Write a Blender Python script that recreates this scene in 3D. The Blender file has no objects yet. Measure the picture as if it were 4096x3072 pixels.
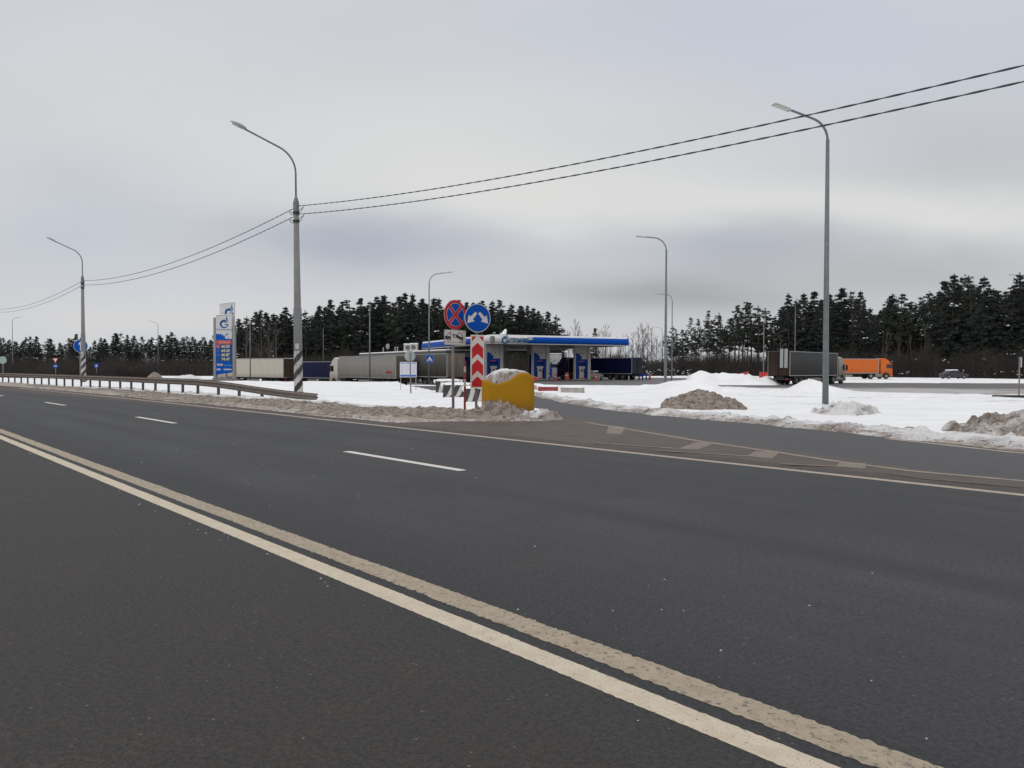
import bpy, math, random
import numpy as np
from mathutils import Vector, Matrix, noise
from math import sin, cos, pi, radians, exp, sqrt

S = bpy.context.scene
C = S.collection
random.seed(7)

# ------------------------------------------------------------------ camera
cam = bpy.data.cameras.new("camera"); camo = bpy.data.objects.new("camera", cam); C.objects.link(camo)
S.camera = camo
cam.sensor_width = 36.0; cam.lens = 36.0 * 3104.13 / 4096.0
cam.clip_start = 0.1; cam.clip_end = 6000
EYE = 1.442
PITCH, ROLL = 2.00196e-2, 4.1369e-3
camo.matrix_world = Matrix.Translation((0, 0, EYE)) @ Matrix.Rotation(pi/2 - PITCH, 4, 'X') @ Matrix.Rotation(ROLL, 4, 'Z')

# ------------------------------------------------------------------ world: overcast sky
W = bpy.data.worlds.new("World"); S.world = W; W.use_nodes = True
nt = W.node_tree; N = nt.nodes; L = nt.links
for n_ in list(N): N.remove(n_)
def WN(t, **kw):
    n_ = N.new(t)
    for k, v in kw.items(): setattr(n_, k, v)
    return n_
def wmath(op, a, b=None, clamp=False):
    n_ = WN('ShaderNodeMath', operation=op); n_.use_clamp = clamp
    for i, v in enumerate((a, b)):
        if v is None: continue
        if isinstance(v, (int, float)): n_.inputs[i].default_value = v
        else: L.new(v, n_.inputs[i])
    return n_.outputs[0]
def wmix(f, a, b, bt='MIX'):
    n_ = WN('ShaderNodeMix', data_type='RGBA', blend_type=bt)
    for s_, v in ((0, f), (6, a), (7, b)):
        if isinstance(v, (int, float)): n_.inputs[s_].default_value = v
        elif isinstance(v, tuple): n_.inputs[s_].default_value = (*v, 1)
        else: L.new(v, n_.inputs[s_])
    return n_.outputs[2]
out = WN('ShaderNodeOutputWorld'); bg = WN('ShaderNodeBackground'); L.new(bg.outputs[0], out.inputs[0])
tc = WN('ShaderNodeTexCoord'); sep = WN('ShaderNodeSeparateXYZ'); L.new(tc.outputs['Generated'], sep.inputs[0])
X, Y, Z = sep.outputs
yc = wmath('MAXIMUM', Y, 0.08)
U = wmath('DIVIDE', X, yc); V = wmath('DIVIDE', Z, yc)
zc = wmath('ADD', wmath('MAXIMUM', Z, 0.0), 0.12)
cp = WN('ShaderNodeCombineXYZ'); L.new(wmath('DIVIDE', X, zc), cp.inputs[0]); L.new(wmath('DIVIDE', Y, zc), cp.inputs[1])
n1 = WN('ShaderNodeTexNoise'); n1.inputs['Scale'].default_value = 0.55; n1.inputs['Detail'].default_value = 5; n1.inputs['Roughness'].default_value = 0.5; n1.inputs['Distortion'].default_value = 0.4
L.new(cp.outputs[0], n1.inputs['Vector'])
n2 = WN('ShaderNodeTexNoise'); n2.inputs['Scale'].default_value = 3.2; n2.inputs['Detail'].default_value = 4
cp2 = WN('ShaderNodeCombineXYZ'); L.new(U, cp2.inputs[0]); L.new(wmath('MULTIPLY', V, 2.6), cp2.inputs[1]); L.new(cp2.outputs[0], n2.inputs['Vector'])
warp = wmath('MULTIPLY', wmath('SUBTRACT', n2.outputs[0], 0.5), 0.09)
warpu = wmath('MULTIPLY', wmath('SUBTRACT', n1.outputs[0], 0.5), 0.30)
U2 = wmath('ADD', U, warpu); V2 = wmath('ADD', V, warp)
def srgb(*c):
    return tuple(((v/255.)/12.92 if v/255. <= .04045 else ((v/255.+.055)/1.055)**2.4) for v in c)
sky = None
def blob(prev, u0, v0, ru, rv, col, amt):
    du = wmath('DIVIDE', wmath('SUBTRACT', U2, u0), ru); dv = wmath('DIVIDE', wmath('SUBTRACT', V2, v0), rv)
    r2 = wmath('ADD', wmath('MULTIPLY', du, du), wmath('MULTIPLY', dv, dv))
    f = wmath('MULTIPLY', wmath('EXPONENT', wmath('MULTIPLY', r2, -1.0)), amt)
    return wmix(f, prev, srgb(*col))
base = wmix(n1.outputs[0], srgb(190, 193, 200), srgb(206, 207, 210))
# cloud masses of the real sky, each at its own azimuth and elevation
clouds = [(0.36, 0.42, .42, .12, (190, 194, 206), .8), (-0.05, 0.27, .34, .10, (217, 217, 215), .8), (-.5, .36, .25, .12, (206, 208, 210), .6),
          (-.58, .18, .14, .06, (186, 192, 202), .7), (.56, .26, .2, .09, (184, 187, 190), .8), (.17, .30, .25, .05, (200, 200, 202), .5),
          (.38, .205, .50, .034, (215, 215, 213), .9), (.02, .225, .22, .028, (215, 214, 212), .6),
          (-.18, .158, .20, .038, (166, 171, 184), .9), (-.50, .12, .14, .035, (196, 200, 208), .6), (.27, .150, .16, .030, (170, 174, 186), .8),
          (.20, .098, .18, .030, (156, 157, 161), .88), (.52, .120, .24, .045, (173, 174, 178), .8), (-.45, .066, .28, .028, (207, 207, 207), .8),
          (-.08, .075, .16, .02, (196, 197, 203), .6), (.13, .045, .12, .014, (196, 196, 198), .8), (.45, .06, .2, .02, (186, 187, 190), .6)]
sky = base
for c_ in clouds: sky = blob(sky, *c_)
fine = wmath('ADD', wmath('MULTIPLY', n2.outputs[0], 0.12), 0.94)
fc = WN('ShaderNodeCombineXYZ')
for i in range(3): L.new(fine, fc.inputs[i])
sky = wmix(1.0, sky, fc.outputs[0], 'MULTIPLY')
# overcast luminance: the cloud deck is much brighter overhead than near the horizon (CIE overcast law)
mr = WN('ShaderNodeMapRange'); mr.interpolation_type = 'SMOOTHSTEP'
L.new(Z, mr.inputs[0]); mr.inputs[1].default_value = .42; mr.inputs[2].default_value = .95; mr.inputs[3].default_value = 1.0; mr.inputs[4].default_value = 1.95
top = WN('ShaderNodeCombineXYZ')
for i, g_ in enumerate((1.0, .985, .945)): L.new(wmath('ADD', wmath('MULTIPLY', wmath('SUBTRACT', mr.outputs[0], 1.0), g_), 1.0), top.inputs[i])
sky = wmix(1.0, sky, top.outputs[0], 'MULTIPLY')
st = WN('ShaderNodeTexSky'); st.sky_type = 'NISHITA'; st.sun_disc = False
SUN_EL, SUN_AZ = radians(24), radians(215)
st.sun_elevation = SUN_EL; st.sun_rotation = SUN_AZ; st.air_density = 1.5; st.dust_density = 4
thin = wmix(1.0, st.outputs[0], (.004, .004, .004), 'MULTIPLY')      # a trace of daylight through the deck
sky = wmix(1.0, sky, thin, 'ADD')
L.new(sky, bg.inputs[0]); bg.inputs[1].default_value = 1.05

sl = bpy.data.lights.new("sun", 'SUN'); sl.energy = 0.55; sl.angle = radians(25); sl.color = (1, .97, .93)
so = bpy.data.objects.new("sun", sl); C.objects.link(so)
so.rotation_euler = (pi/2 - SUN_EL, 0, -SUN_AZ + pi)
so.location = (0, 0, 50)
so['label'] = 'soft sun behind the cloud'; so['category'] = 'light'

S.view_settings.view_transform = 'Standard'; S.view_settings.look = 'None'; S.view_settings.gamma = 1
S.view_settings.exposure = 0.0; S.view_settings.use_curve_mapping = False
S.cycles.max_bounces = 6; S.cycles.diffuse_bounces = 3; S.cycles.transparent_max_bounces = 8

# ------------------------------------------------------------------ road frame
ANG = 0.724657
UX, UY = -sin(ANG), cos(ANG)      # along the highway, away from us to the left
NX, NY = cos(ANG), sin(ANG)       # across it, towards the fuel station
ROTU = math.atan2(UY, UX)
def bend(s): return -0.00065 * max(0.0, s - 25) ** 2
def rd(s, d, z=0.0):
    d = d + bend(s); return (UX*s + NX*d, UY*s + NY*d, z)
def sd(x, y):
    s = UX*x + UY*y; d = NX*x + NY*y; return s, d - bend(s)

# ------------------------------------------------------------------ materials
MATS = {}
def mat(name, col, rough=.7, var=.15, scale=3.0, bump=0.0, bscale=40, metal=0.0, emit=None, col2=None, spec=None, coat=0):
    if name in MATS: return MATS[name]
    m = bpy.data.materials.new(name); m.use_nodes = True; MATS[name] = m
    t = m.node_tree; b = t.nodes['Principled BSDF']
    b.inputs['Roughness'].default_value = rough; b.inputs['Metallic'].default_value = metal
    if spec is not None: b.inputs['Specular IOR Level'].default_value = spec
    if coat: b.inputs['Coat Weight'].default_value = coat
    co = t.nodes.new('ShaderNodeTexCoord')
    nz = t.nodes.new('ShaderNodeTexNoise'); nz.inputs['Scale'].default_value = scale; nz.inputs['Detail'].default_value = 6; nz.inputs['Roughness'].default_value = .65
    t.links.new(co.outputs['Object'], nz.inputs['Vector'])
    mx = t.nodes.new('ShaderNodeMix'); mx.data_type = 'RGBA'
    c2 = col2 if col2 else tuple(v*(1-var*2) for v in col)
    mx.inputs[6].default_value = (*col, 1); mx.inputs[7].default_value = (*c2, 1)
    r = t.nodes.new('ShaderNodeMapRange'); r.inputs[1].default_value = .35; r.inputs[2].default_value = .75
    t.links.new(nz.outputs[0], r.inputs[0]); t.links.new(r.outputs[0], mx.inputs[0])
    t.links.new(mx.outputs[2], b.inputs['Base Color'])
    if bump:
        n3 = t.nodes.new('ShaderNodeTexNoise'); n3.inputs['Scale'].default_value = bscale; n3.inputs['Detail'].default_value = 4
        t.links.new(co.outputs['Object'], n3.inputs['Vector'])
        bp = t.nodes.new('ShaderNodeBump'); bp.inputs['Strength'].default_value = bump; bp.inputs['Distance'].default_value = .02
        t.links.new(n3.outputs[0], bp.inputs['Height']); t.links.new(bp.outputs[0], b.inputs['Normal'])
    if emit:
        b.inputs['Emission Color'].default_value = (*col, 1); b.inputs['Emission Strength'].default_value = emit
    return m

def grimy(name, col, dirt, zlo, zhi, rough=.6, streak=True, amt=.9):
    """paint with road grime thrown up from below: dirt amount falls with height, broken up by vertical streaks"""
    if name in MATS: return MATS[name]
    m = bpy.data.materials.new(name); m.use_nodes = True; MATS[name] = m
    t = m.node_tree; b = t.nodes['Principled BSDF']; b.inputs['Roughness'].default_value = rough; b.inputs['Specular IOR Level'].default_value = .15
    co = t.nodes.new('ShaderNodeTexCoord'); sp = t.nodes.new('ShaderNodeSeparateXYZ'); t.links.new(co.outputs['Object'], sp.inputs[0])
    mp = t.nodes.new('ShaderNodeMapping'); mp.inputs['Scale'].default_value = (1.2, 1.2, .25 if streak else 1.2); t.links.new(co.outputs['Object'], mp.inputs[0])
    nz = t.nodes.new('ShaderNodeTexNoise'); nz.inputs['Scale'].default_value = 1.6; nz.inputs['Detail'].default_value = 6; nz.inputs['Roughness'].default_value = .7
    t.links.new(mp.outputs[0], nz.inputs['Vector'])
    r = t.nodes.new('ShaderNodeMapRange'); r.inputs[1].default_value = zhi; r.inputs[2].default_value = zlo; r.clamp = True
    t.links.new(sp.outputs[2], r.inputs[0])
    a = t.nodes.new('ShaderNodeMath'); a.operation = 'MULTIPLY_ADD'; a.inputs[1].default_value = .9; a.inputs[2].default_value = -.36
    t.links.new(nz.outputs[0], a.inputs[0])
    ad = t.nodes.new('ShaderNodeMath'); ad.operation = 'ADD'; ad.use_clamp = True; t.links.new(a.outputs[0], ad.inputs[0]); t.links.new(r.outputs[0], ad.inputs[1])
    ml = t.nodes.new('ShaderNodeMath'); ml.operation = 'MULTIPLY'; ml.inputs[1].default_value = amt; t.links.new(ad.outputs[0], ml.inputs[0])
    mx = t.nodes.new('ShaderNodeMix'); mx.data_type = 'RGBA'; mx.inputs[6].default_value = (*col, 1); mx.inputs[7].default_value = (*dirt, 1)
    t.links.new(ml.outputs[0], mx.inputs[0]); t.links.new(mx.outputs[2], b.inputs['Base Color'])
    return m

def attr_mat(name, clean, dirt, dark, rough=.8, nscale=2.0, fscale=30, bump=.5, bd=.02, soft=.25, speck=0.0, specscale=200, rough2=None, obj=True, bscale=60, spec=None, tracks=False, chunks=False):
    """surface whose 'dirt' attribute (really lying dirt) is broken up by noise; optional light stones"""
    if name in MATS: return MATS[name]
    m = bpy.data.materials.new(name); m.use_nodes = True; MATS[name] = m
    t = m.node_tree; b = t.nodes['Principled BSDF']; b.inputs['Roughness'].default_value = rough
    if spec is not None: b.inputs['Specular IOR Level'].default_value = spec
    NN = t.nodes.new; LL = t.links.new
    co = NN('ShaderNodeTexCoord'); vec = co.outputs['Object']
    at = NN('ShaderNodeAttribute'); at.attribute_name = 'dirt'
    def nz(sc, det=5, ro=.6, v=None):
        q = NN('ShaderNodeTexNoise'); q.inputs['Scale'].default_value = sc; q.inputs['Detail'].default_value = det; q.inputs['Roughness'].default_value = ro
        LL(v or vec, q.inputs['Vector']); return q.outputs[0]
    def mr_(v, a, b_, c=0., d=1.):
        q = NN('ShaderNodeMapRange'); q.inputs[1].default_value = a; q.inputs[2].default_value = b_; q.inputs[3].default_value = c; q.inputs[4].default_value = d; LL(v, q.inputs[0]); return q.outputs[0]
    def mm(op, a, b_, cl=False):
        q = NN('ShaderNodeMath'); q.operation = op; q.use_clamp = cl
        for i, v in enumerate((a, b_)):
            if isinstance(v, (int, float)): q.inputs[i].default_value = v
            else: LL(v, q.inputs[i])
        return q.outputs[0]
    def mx(f, a, b_, bt='MIX'):
        q = NN('ShaderNodeMix'); q.data_type = 'RGBA'; q.blend_type = bt
        for s_, v in ((0, f), (6, a), (7, b_)):
            if isinstance(v, (int, float)): q.inputs[s_].default_value = v
            elif isinstance(v, tuple): q.inputs[s_].default_value = (*v, 1)
            else: LL(v, q.inputs[s_])
        return q.outputs[2]
    big = nz(nscale); finen = nz(fscale, 4, .7)
    f = mm('ADD', at.outputs['Fac'], mm('MULTIPLY', mm('SUBTRACT', big, .5), 1.1))
    f = mm('ADD', f, mm('MULTIPLY', mm('SUBTRACT', finen, .5), .7))
    f = mr_(f, .5 - soft, .5 + soft)
    cl = mx(mr_(nz(nscale*.35), .3, .7), clean, tuple(v*.86 for v in clean))
    if tracks:
        sp = NN('ShaderNodeSeparateXYZ'); LL(vec, sp.inputs[0])
        w = NN('ShaderNodeTexNoise'); w.inputs['Scale'].default_value = 1.0; w.inputs['Detail'].default_value = 3
        cb = NN('ShaderNodeCombineXYZ'); LL(mm('MULTIPLY', sp.outputs[0], .035), cb.inputs[0]); LL(mm('MULTIPLY', sp.outputs[1], 1.15), cb.inputs[1]); LL(cb.outputs[0], w.inputs['Vector'])
        cl = mx(mr_(w.outputs[0], .42, .62), cl, tuple(v*.62 for v in clean))
        w2 = nz(.35, 3); cl = mx(mr_(w2, .42, .66), cl, tuple(v*.70 for v in clean))
        band = mm('MULTIPLY', mr_(sp.outputs[1], -3.6, -3.05), mr_(sp.outputs[1], -2.0, -2.5)); cl = mx(mm('MULTIPLY', band, .55), cl, tuple(v*.55 for v in clean))
        # the lane nearest the camera is toned darker and browner
        cl = mx(mr_(mm('ADD', sp.outputs[1], mm('MULTIPLY', nz(.5, 3), .5)), -2.6, -1.9), cl, (clean[0]*.72, clean[1]*.65, clean[2]*.56))
    dk = mx(mr_(nz(nscale*2.3, 6, .7), .42, .62), dirt, dark)
    col = mx(f, cl, dk)
    if chunks:
        ck = mm('MULTIPLY', mr_(nz(7.5, 2, .5), .60, .66), mr_(at.outputs['Fac'], .12, .45)); col = mx(mm('MULTIPLY', ck, .8), col, tuple(v*.55 for v in dark))
        ck2 = mm('MULTIPLY', mr_(nz(12, 2, .5), .63, .68), .7); col = mx(ck2, col, (.62, .60, .58))
    grain = nz(specscale, 2, .5)
    col = mx(1.0, col, mx(mr_(grain, .3, .7), (.66, .66, .66), (1.26, 1.26, 1.26)), 'MULTIPLY') if speck else col
    if speck: col = mx(1.0, col, mx(mr_(nz(specscale*.3, 5, .75), .36, .64), (.62, .62, .62), (1.28, 1.28, 1.28)), 'MULTIPLY')
    if speck:
        vo = NN('ShaderNodeTexVoronoi'); vo.inputs['Scale'].default_value = specscale*.45; LL(vec, vo.inputs['Vector'])
        rr = NN('ShaderNodeSeparateColor'); LL(vo.outputs['Color'], rr.inputs[0])
        st_ = mm('MULTIPLY', mm('GREATER_THAN', rr.outputs[0], 1 - speck), mm('LESS_THAN', vo.outputs['Distance'], .32))
        col = mx(mm('MULTIPLY', st_, .6), col, (.20, .195, .185))
        st2 = mm('MULTIPLY', mm('LESS_THAN', rr.outputs[1], .30), mm('LESS_THAN', vo.outputs['Distance'], .46))
        col = mx(mm('MULTIPLY', st2, .6), col, tuple(v*.35 for v in clean))
    LL(col, b.inputs['Base Color'])
    bp = NN('ShaderNodeBump'); bp.inputs['Strength'].default_value = bump; bp.inputs['Distance'].default_value = bd
    LL(mm('ADD', nz(bscale, 4, .7), mm('MULTIPLY', big, .6)), bp.inputs['Height']); LL(bp.outputs[0], b.inputs['Normal'])
    return m

M_ASPH = attr_mat('asphalt', (.061, .0608, .0628), (.094, .072, .060), (.072, .055, .045), rough=.7, nscale=.9, fscale=6, bump=.45, bd=.010, soft=.35, speck=.012, specscale=120, bscale=90, spec=.26, tracks=True)
M_ASPH2 = attr_mat('side_asphalt', (.064, .063, .064), (.120, .092, .074), (.080, .062, .050), rough=.62, nscale=.8, fscale=5, bump=.3, bd=.006, soft=.30, speck=.008, specscale=90, bscale=70, spec=.32)
M_YARD = attr_mat('yard_slush', (.088, .082, .078), (.47, .44, .42), (.25, .215, .19), rough=.6, nscale=.10, fscale=.9, bump=.2, soft=.22, bscale=5)
M_SNOW = attr_mat('snow', (.89, .885, .88), (.42, .37, .33), (.24, .19, .155), rough=.85, nscale=1.3, fscale=9, bump=.6, bd=.06, soft=.2, bscale=7, spec=.2)
M_BANK = attr_mat('dirty_snow', (.80, .79, .78), (.36, .305, .262), (.155, .12, .095), rough=.9, nscale=2.6, fscale=16, bump=.9, bd=.06, soft=.28, bscale=18, spec=.15, chunks=True)
M_PURE = mat('clean_snow', (.90, .90, .905), .85, .03, 2, .3, 12)
M_TYRE = mat('rubber', (.018, .017, .016), .85, .2)
M_DARK = mat('dark_steel', (.03, .028, .026), .7, .2)
M_GALV = mat('galvanised_steel', (.17, .19, .20), .55, .14, 5, metal=.35)
M_CONC = mat('concrete', (.23, .225, .215), .85, .14, 3, .3, 30)
M_CABLE = mat('cable_sheath', (.075, .092, .105), .6, .1)
M_WHITE = mat('white_sheet', (.66, .64, .62), .5, .08)
M_BLUE = mat('sign_blue', (.002, .070, .36), .55, .06, 8, spec=.12)
M_RED = mat('sign_red', (.50, .022, .028), .55, .08, 8, spec=.15)
M_BLACK = mat('black_paint', (.018, .019, .02), .5, .1)
M_GLASS = mat('dark_glass', (.02, .025, .03), .12, .1, spec=.6)
M_FBLUE = mat('fascia_blue', (.001, .068, .37), .5, .05, .5, spec=.12)
M_FWHITE = mat('fascia_white', (.62, .62, .62), .45, .06, 1)
M_TEAL = mat('letter_teal', (.012, .11, .20), .6, .1, spec=.1)
M_GREYPAINT = mat('grey_paint', (.34, .34, .345), .6, .08, 1.2)

# ------------------------------------------------------------------ mesh helpers
class MB:
    def __init__(s): s.v = []; s.f = []; s.m = []
    def quad(s, a, b, c, d, mi=0):
        i = len(s.v); s.v += [a, b, c, d]; s.f.append((i, i+1, i+2, i+3)); s.m.append(mi)
    def poly(s, pts, mi=0):
        i = len(s.v); s.v += list(pts); s.f.append(tuple(range(i, i+len(pts)))); s.m.append(mi)
    def box(s, cx, cy, cz, sx, sy, sz, rz=0, mi=0, taper=1.0):
        i = len(s.v); c, q = cos(rz), sin(rz)
        for dz in (-1, 1):
            k = taper if dz > 0 else 1
            for dx, dy in ((-1, -1), (1, -1), (1, 1), (-1, 1)):
                x, y = dx*sx/2*k, dy*sy/2*k
                s.v.append((cx + c*x - q*y, cy + q*x + c*y, cz + dz*sz/2))
        for f in ((0, 3, 2, 1), (4, 5, 6, 7), (0, 1, 5, 4), (1, 2, 6, 5), (2, 3, 7, 6), (3, 0, 4, 7)):
            s.f.append(tuple(i+k for k in f)); s.m.append(mi)
    def tube(s, pts, r, n=8, mi=0, cap=True):
        pts = [Vector(p) for p in pts]; rs = r if isinstance(r, (list, tuple)) else [r]*len(pts)
        i0 = len(s.v); ref = None
        for k, p in enumerate(pts):
            t = (pts[min(k+1, len(pts)-1)] - pts[max(k-1, 0)]).normalized()
            if ref is None: ref = Vector((1, 0, 0)) if abs(t.x) < .8 else Vector((0, 1, 0))
            a = (ref - t*ref.dot(t)).normalized(); b = t.cross(a); ref = a
            for j in range(n):
                q = 2*pi*j/n; w = p + (a*cos(q) + b*sin(q))*rs[k]; s.v.append(tuple(w))
        for k in range(len(pts)-1):
            for j in range(n):
                a, b = i0+k*n+j, i0+k*n+(j+1) % n
                s.f.append((a, b, b+n, a+n)); s.m.append(mi)
        if cap:
            s.f.append(tuple(reversed(range(i0, i0+n)))); s.m.append(mi)
            e = i0+(len(pts)-1)*n; s.f.append(tuple(range(e, e+n))); s.m.append(mi)
    def prism(s, poly, y0, y1, mi=0, axis='y'):
        """poly in (a,b); extruded along the axis"""
        def P(a, b, c): return {'y': (a, c, b), 'x': (c, a, b), 'z': (a, b, c)}[axis]
        i = len(s.v); n = len(poly)
        for y in (y0, y1): s.v += [P(a, b, y) for a, b in poly]
        area = sum(poly[k][0]*poly[(k+1) % n][1] - poly[(k+1) % n][0]*poly[k][1] for k in range(n))
        fwd = tuple(range(i, i+n)); bk = tuple(reversed(range(i+n, i+2*n)))
        flip = (area < 0) ^ (axis == 'z') ^ (y1 < y0) ^ (axis == 'x')
        if flip: fwd, bk = tuple(reversed(fwd)), tuple(reversed(bk))
        s.f += [fwd, bk]; s.m += [mi, mi]
        for k in range(n):
            a, b = i+k, i+(k+1) % n
            q = (a, a+n, b+n, b)
            if flip: q = tuple(reversed(q))
            s.f.append(q); s.m.append(mi)
    def build(s, name, mats, parent=None, loc=None, rz=0, smooth=False, bevel=0, mat_i=None):
        me = bpy.data.meshes.new(name); me.from_pydata(s.v, [], s.f); me.update()
        if not isinstance(mats, (list, tuple)): mats = [mats]
        for m in mats: me.materials.append(m)
        if len(mats) > 1: me.polygons.foreach_set('material_index', s.m)
        if smooth: me.polygons.foreach_set('use_smooth', [True]*len(me.polygons))
        o = bpy.data.objects.new(name, me); C.objects.link(o)
        if parent: o.parent = parent
        if loc: o.location = loc
        if rz: o.rotation_euler = (0, 0, rz)
        if bevel:
            b = o.modifiers.new('bevel', 'BEVEL'); b.width = bevel; b.segments = 2; b.limit_method = 'ANGLE'; b.angle_limit = radians(40)
        return o
def lr(b, name, mats, parent, **kw):
    """builds the left and the right one of a pair as two parts"""
    out = []
    for sg in (-1, 1):
        q = MB(); mp = {}
        for f, mi in zip(b.f, b.m):
            if (sum(b.v[i][1] for i in f) > 0) != (sg > 0): continue
            for i in f:
                if i not in mp: mp[i] = len(q.v); q.v.append(b.v[i])
            q.f.append(tuple(mp[i] for i in f)); q.m.append(mi)
        out.append(q.build(name, mats, parent, **kw))
    return out
def tag(o, label=None, cat=None, group=None, kind=None):
    if label: o['label'] = label
    if cat: o['category'] = cat
    if group: o['group'] = group
    if kind: o['kind'] = kind
    return o
def empty(name, loc, rz=0, label=None, cat=None, group=None):
    o = bpy.data.objects.new(name, None); C.objects.link(o); o.location = loc; o.rotation_euler = (0, 0, rz); o.empty_display_size = .2
    return tag(o, label, cat, group)
def kids(o): return [c for c in C.objects if c.parent == o]
def set_attr(o, vals):
    a = o.data.attributes.new('dirt', 'FLOAT', 'POINT'); a.data.foreach_set('value', np.asarray(vals, dtype=np.float32))
def fbm(x, y, z=0, o=4, h=.9): return noise.fractal(Vector((x, y, z)), h, 2.0, o)
def text(body, size, parent, name, m, loc, rot=(pi/2, 0, 0), extrude=.004, sx=1.0, align='CENTER', bold=0.0, shear=0):
    cu = bpy.data.curves.new(name, 'FONT'); cu.body = body; cu.size = size; cu.extrude = extrude; cu.align_x = align; cu.align_y = 'CENTER'; cu.offset = bold; cu.shear = shear; cu.resolution_u = 4
    t = bpy.data.objects.new(name, cu); C.objects.link(t)
    dg = bpy.context.evaluated_depsgraph_get(); me = bpy.data.meshes.new_from_object(t.evaluated_get(dg))
    C.objects.unlink(t); bpy.data.objects.remove(t)
    o = bpy.data.objects.new(name, me); C.objects.link(o); me.materials.clear(); me.materials.append(m)
    o.location = loc; o.rotation_euler = rot; o.scale = (sx, 1, 1)
    if parent: o.parent = parent
    return o
def circ(cx, cz, r, n=40, a0=0, a1=2*pi, rx=None):
    e = 0 if abs(a1-a0-2*pi) < 1e-6 else 1
    return [(cx + (rx or r)*cos(a0+(a1-a0)*k/(n-1+(1-e))), cz + r*sin(a0+(a1-a0)*k/(n-1+(1-e)))) for k in range(n)]
def sstep(a, b, x):
    t = min(1, max(0, (x-a)/(b-a))); return t*t*(3-2*t)
def pin(x, y, P):
    r = False; n = len(P); j = n-1
    for i in range(n):
        if (P[i][1] > y) != (P[j][1] > y) and x < (P[j][0]-P[i][0])*(y-P[i][1])/(P[j][1]-P[i][1])+P[i][0]: r = not r
        j = i
    return r

def dseg(x, y, P):
    b = 1e9
    for p, q in zip(P, P[1:]):
        vx, vy = q[0]-p[0], q[1]-p[1]; t = max(0, min(1, ((x-p[0])*vx+(y-p[1])*vy)/(vx*vx+vy*vy)))
        b = min(b, math.hypot(x-p[0]-vx*t, y-p[1]-vy*t))
    return b
# ------------------------------------------------------------------ ground layout
def w2(s, d): p = rd(s, d); return (p[0], p[1])
NEAR = [w2(-30, 11.5), w2(-8, 11.5), w2(0, 11.5), (6.57, 9.93), (5.76, 10.76), (5.2, 12.0), (4.67, 13.5), (3.89, 15.3), (2.39, 19.56), (1.08, 25.2), (-.3, 30.3), (-1.6, 36), (-3.4, 43), (-5.8, 52), (-8.5, 62), (-10, 72)]
FAR = [w2(-30, 15.9), w2(-8, 15.9), w2(0, 15.9), (9.02, 13.64), (8.65, 14.9), (8.28, 16.1), (7.5, 18.3), (6.3, 20.9), (4.6, 24.2), (3.2, 28.6), (2.2, 33.5), (1.5, 39), (.8, 45), (-.5, 53), (-2.5, 62), (-4, 72)]
SIDE = NEAR + FAR[::-1]
GORE = [w2(-30, 11.0), w2(0, 11.0), w2(17.2, 11.0), w2(16.2, 13.2), w2(15.4, 15.4), (1.35, 24.0), (2.39, 19.56), (3.89, 15.3), (5.2, 12.0), (6.57, 9.93), w2(0, 11.5), w2(-30, 11.5)]
ROADALL = [w2(-30, 11.0), w2(0, 11.0), w2(17.6, 11.0), w2(16.2, 13.2), (1.0, 22.6), (1.08, 25.2)] + NEAR[-6:] + FAR[::-1]
YARD = [(-52, 77), (-11, 75.5), (-9.5, 68), (-3.5, 68), (1, 70), (8, 69), (15, 68), (20, 58.5), (30, 54), (60, 49), (130, 50), (130, 108), (60, 103), (45, 103), (36, 97), (28.5, 84.5), (19.5, 83.5), (20, 100), (26, 118), (40, 140), (30, 152), (-40, 165), (-60, 130)]
def zyard(x, y):
    z = -.25 - .80 * sstep(4, -16, x) * (1 - .85*sstep(-44, -62, x)) - .15*sstep(-25, -40, x)*sstep(100, 125, y)
    return z
def ztop(x, y):
    """natural lie of the land without the snow on it"""
    s, d = sd(x, y)
    k = sstep(62, 78, y + 6*sstep(8, 20, x) + 22*sstep(16, 30, x)) * sstep(18, 34, d)
    return zyard(x, y) * k
def zsnow(x, y):
    s, d = sd(x, y)
    z = ztop(x, y) + .07 + .06*fbm(x*.25, y*.25, 3, 3) + .030*fbm(x*1.1, y*1.1, 8, 4)
    # a plough berm where the left field meets the yard keeps the field level up to its edge
    if x < -2: z += -ztop(x, y) * sstep(82, 76, y) * .95 + .10*exp(-((y-75)/2.5)**2)
    # ploughed heaps
    for (hx, hy, rx, ry, h) in HEAPS:
        q = ((x-hx)/rx)**2 + ((y-hy)/ry)**2
        if q < 6: z += h*exp(-q*1.4)*(1 + .18*fbm(x*1.1, y*1.1, 5, 4))
    return z
HEAPS = [(10.4, 50, 1.5, 1.6, .55), (11.9, 48.5, 1.5, 1.6, .62), (9.3, 52, 1.6, 1.6, .3), (13.2, 46.5, 1.3, 1.3, .22), (18.0, 47.5, 1.25, 1.3, .62), (19.3, 47.6, 1.5, 1.4, .34),
         (21.0, 86.5, 2.5, 1.8, 1.32), (23.9, 87, 2.0, 1.6, 1.0), (26.5, 87, 1.6, 1.5, .95), (28.7, 87.3, 1.2, 1.3, .9), (25.1, 86.2, 1.2, 1, .5), (18.0, 70.5, .9, 1.0, .55),
         (31, 96, 2, 1.5, .6), (44, 107, 3, 2, .3), (56, 108, 3, 2, .25), (4.6, 52, 3, 3, .10), (7.0, 31.5, 2.2, 2, .10)]
CLR = []
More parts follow.
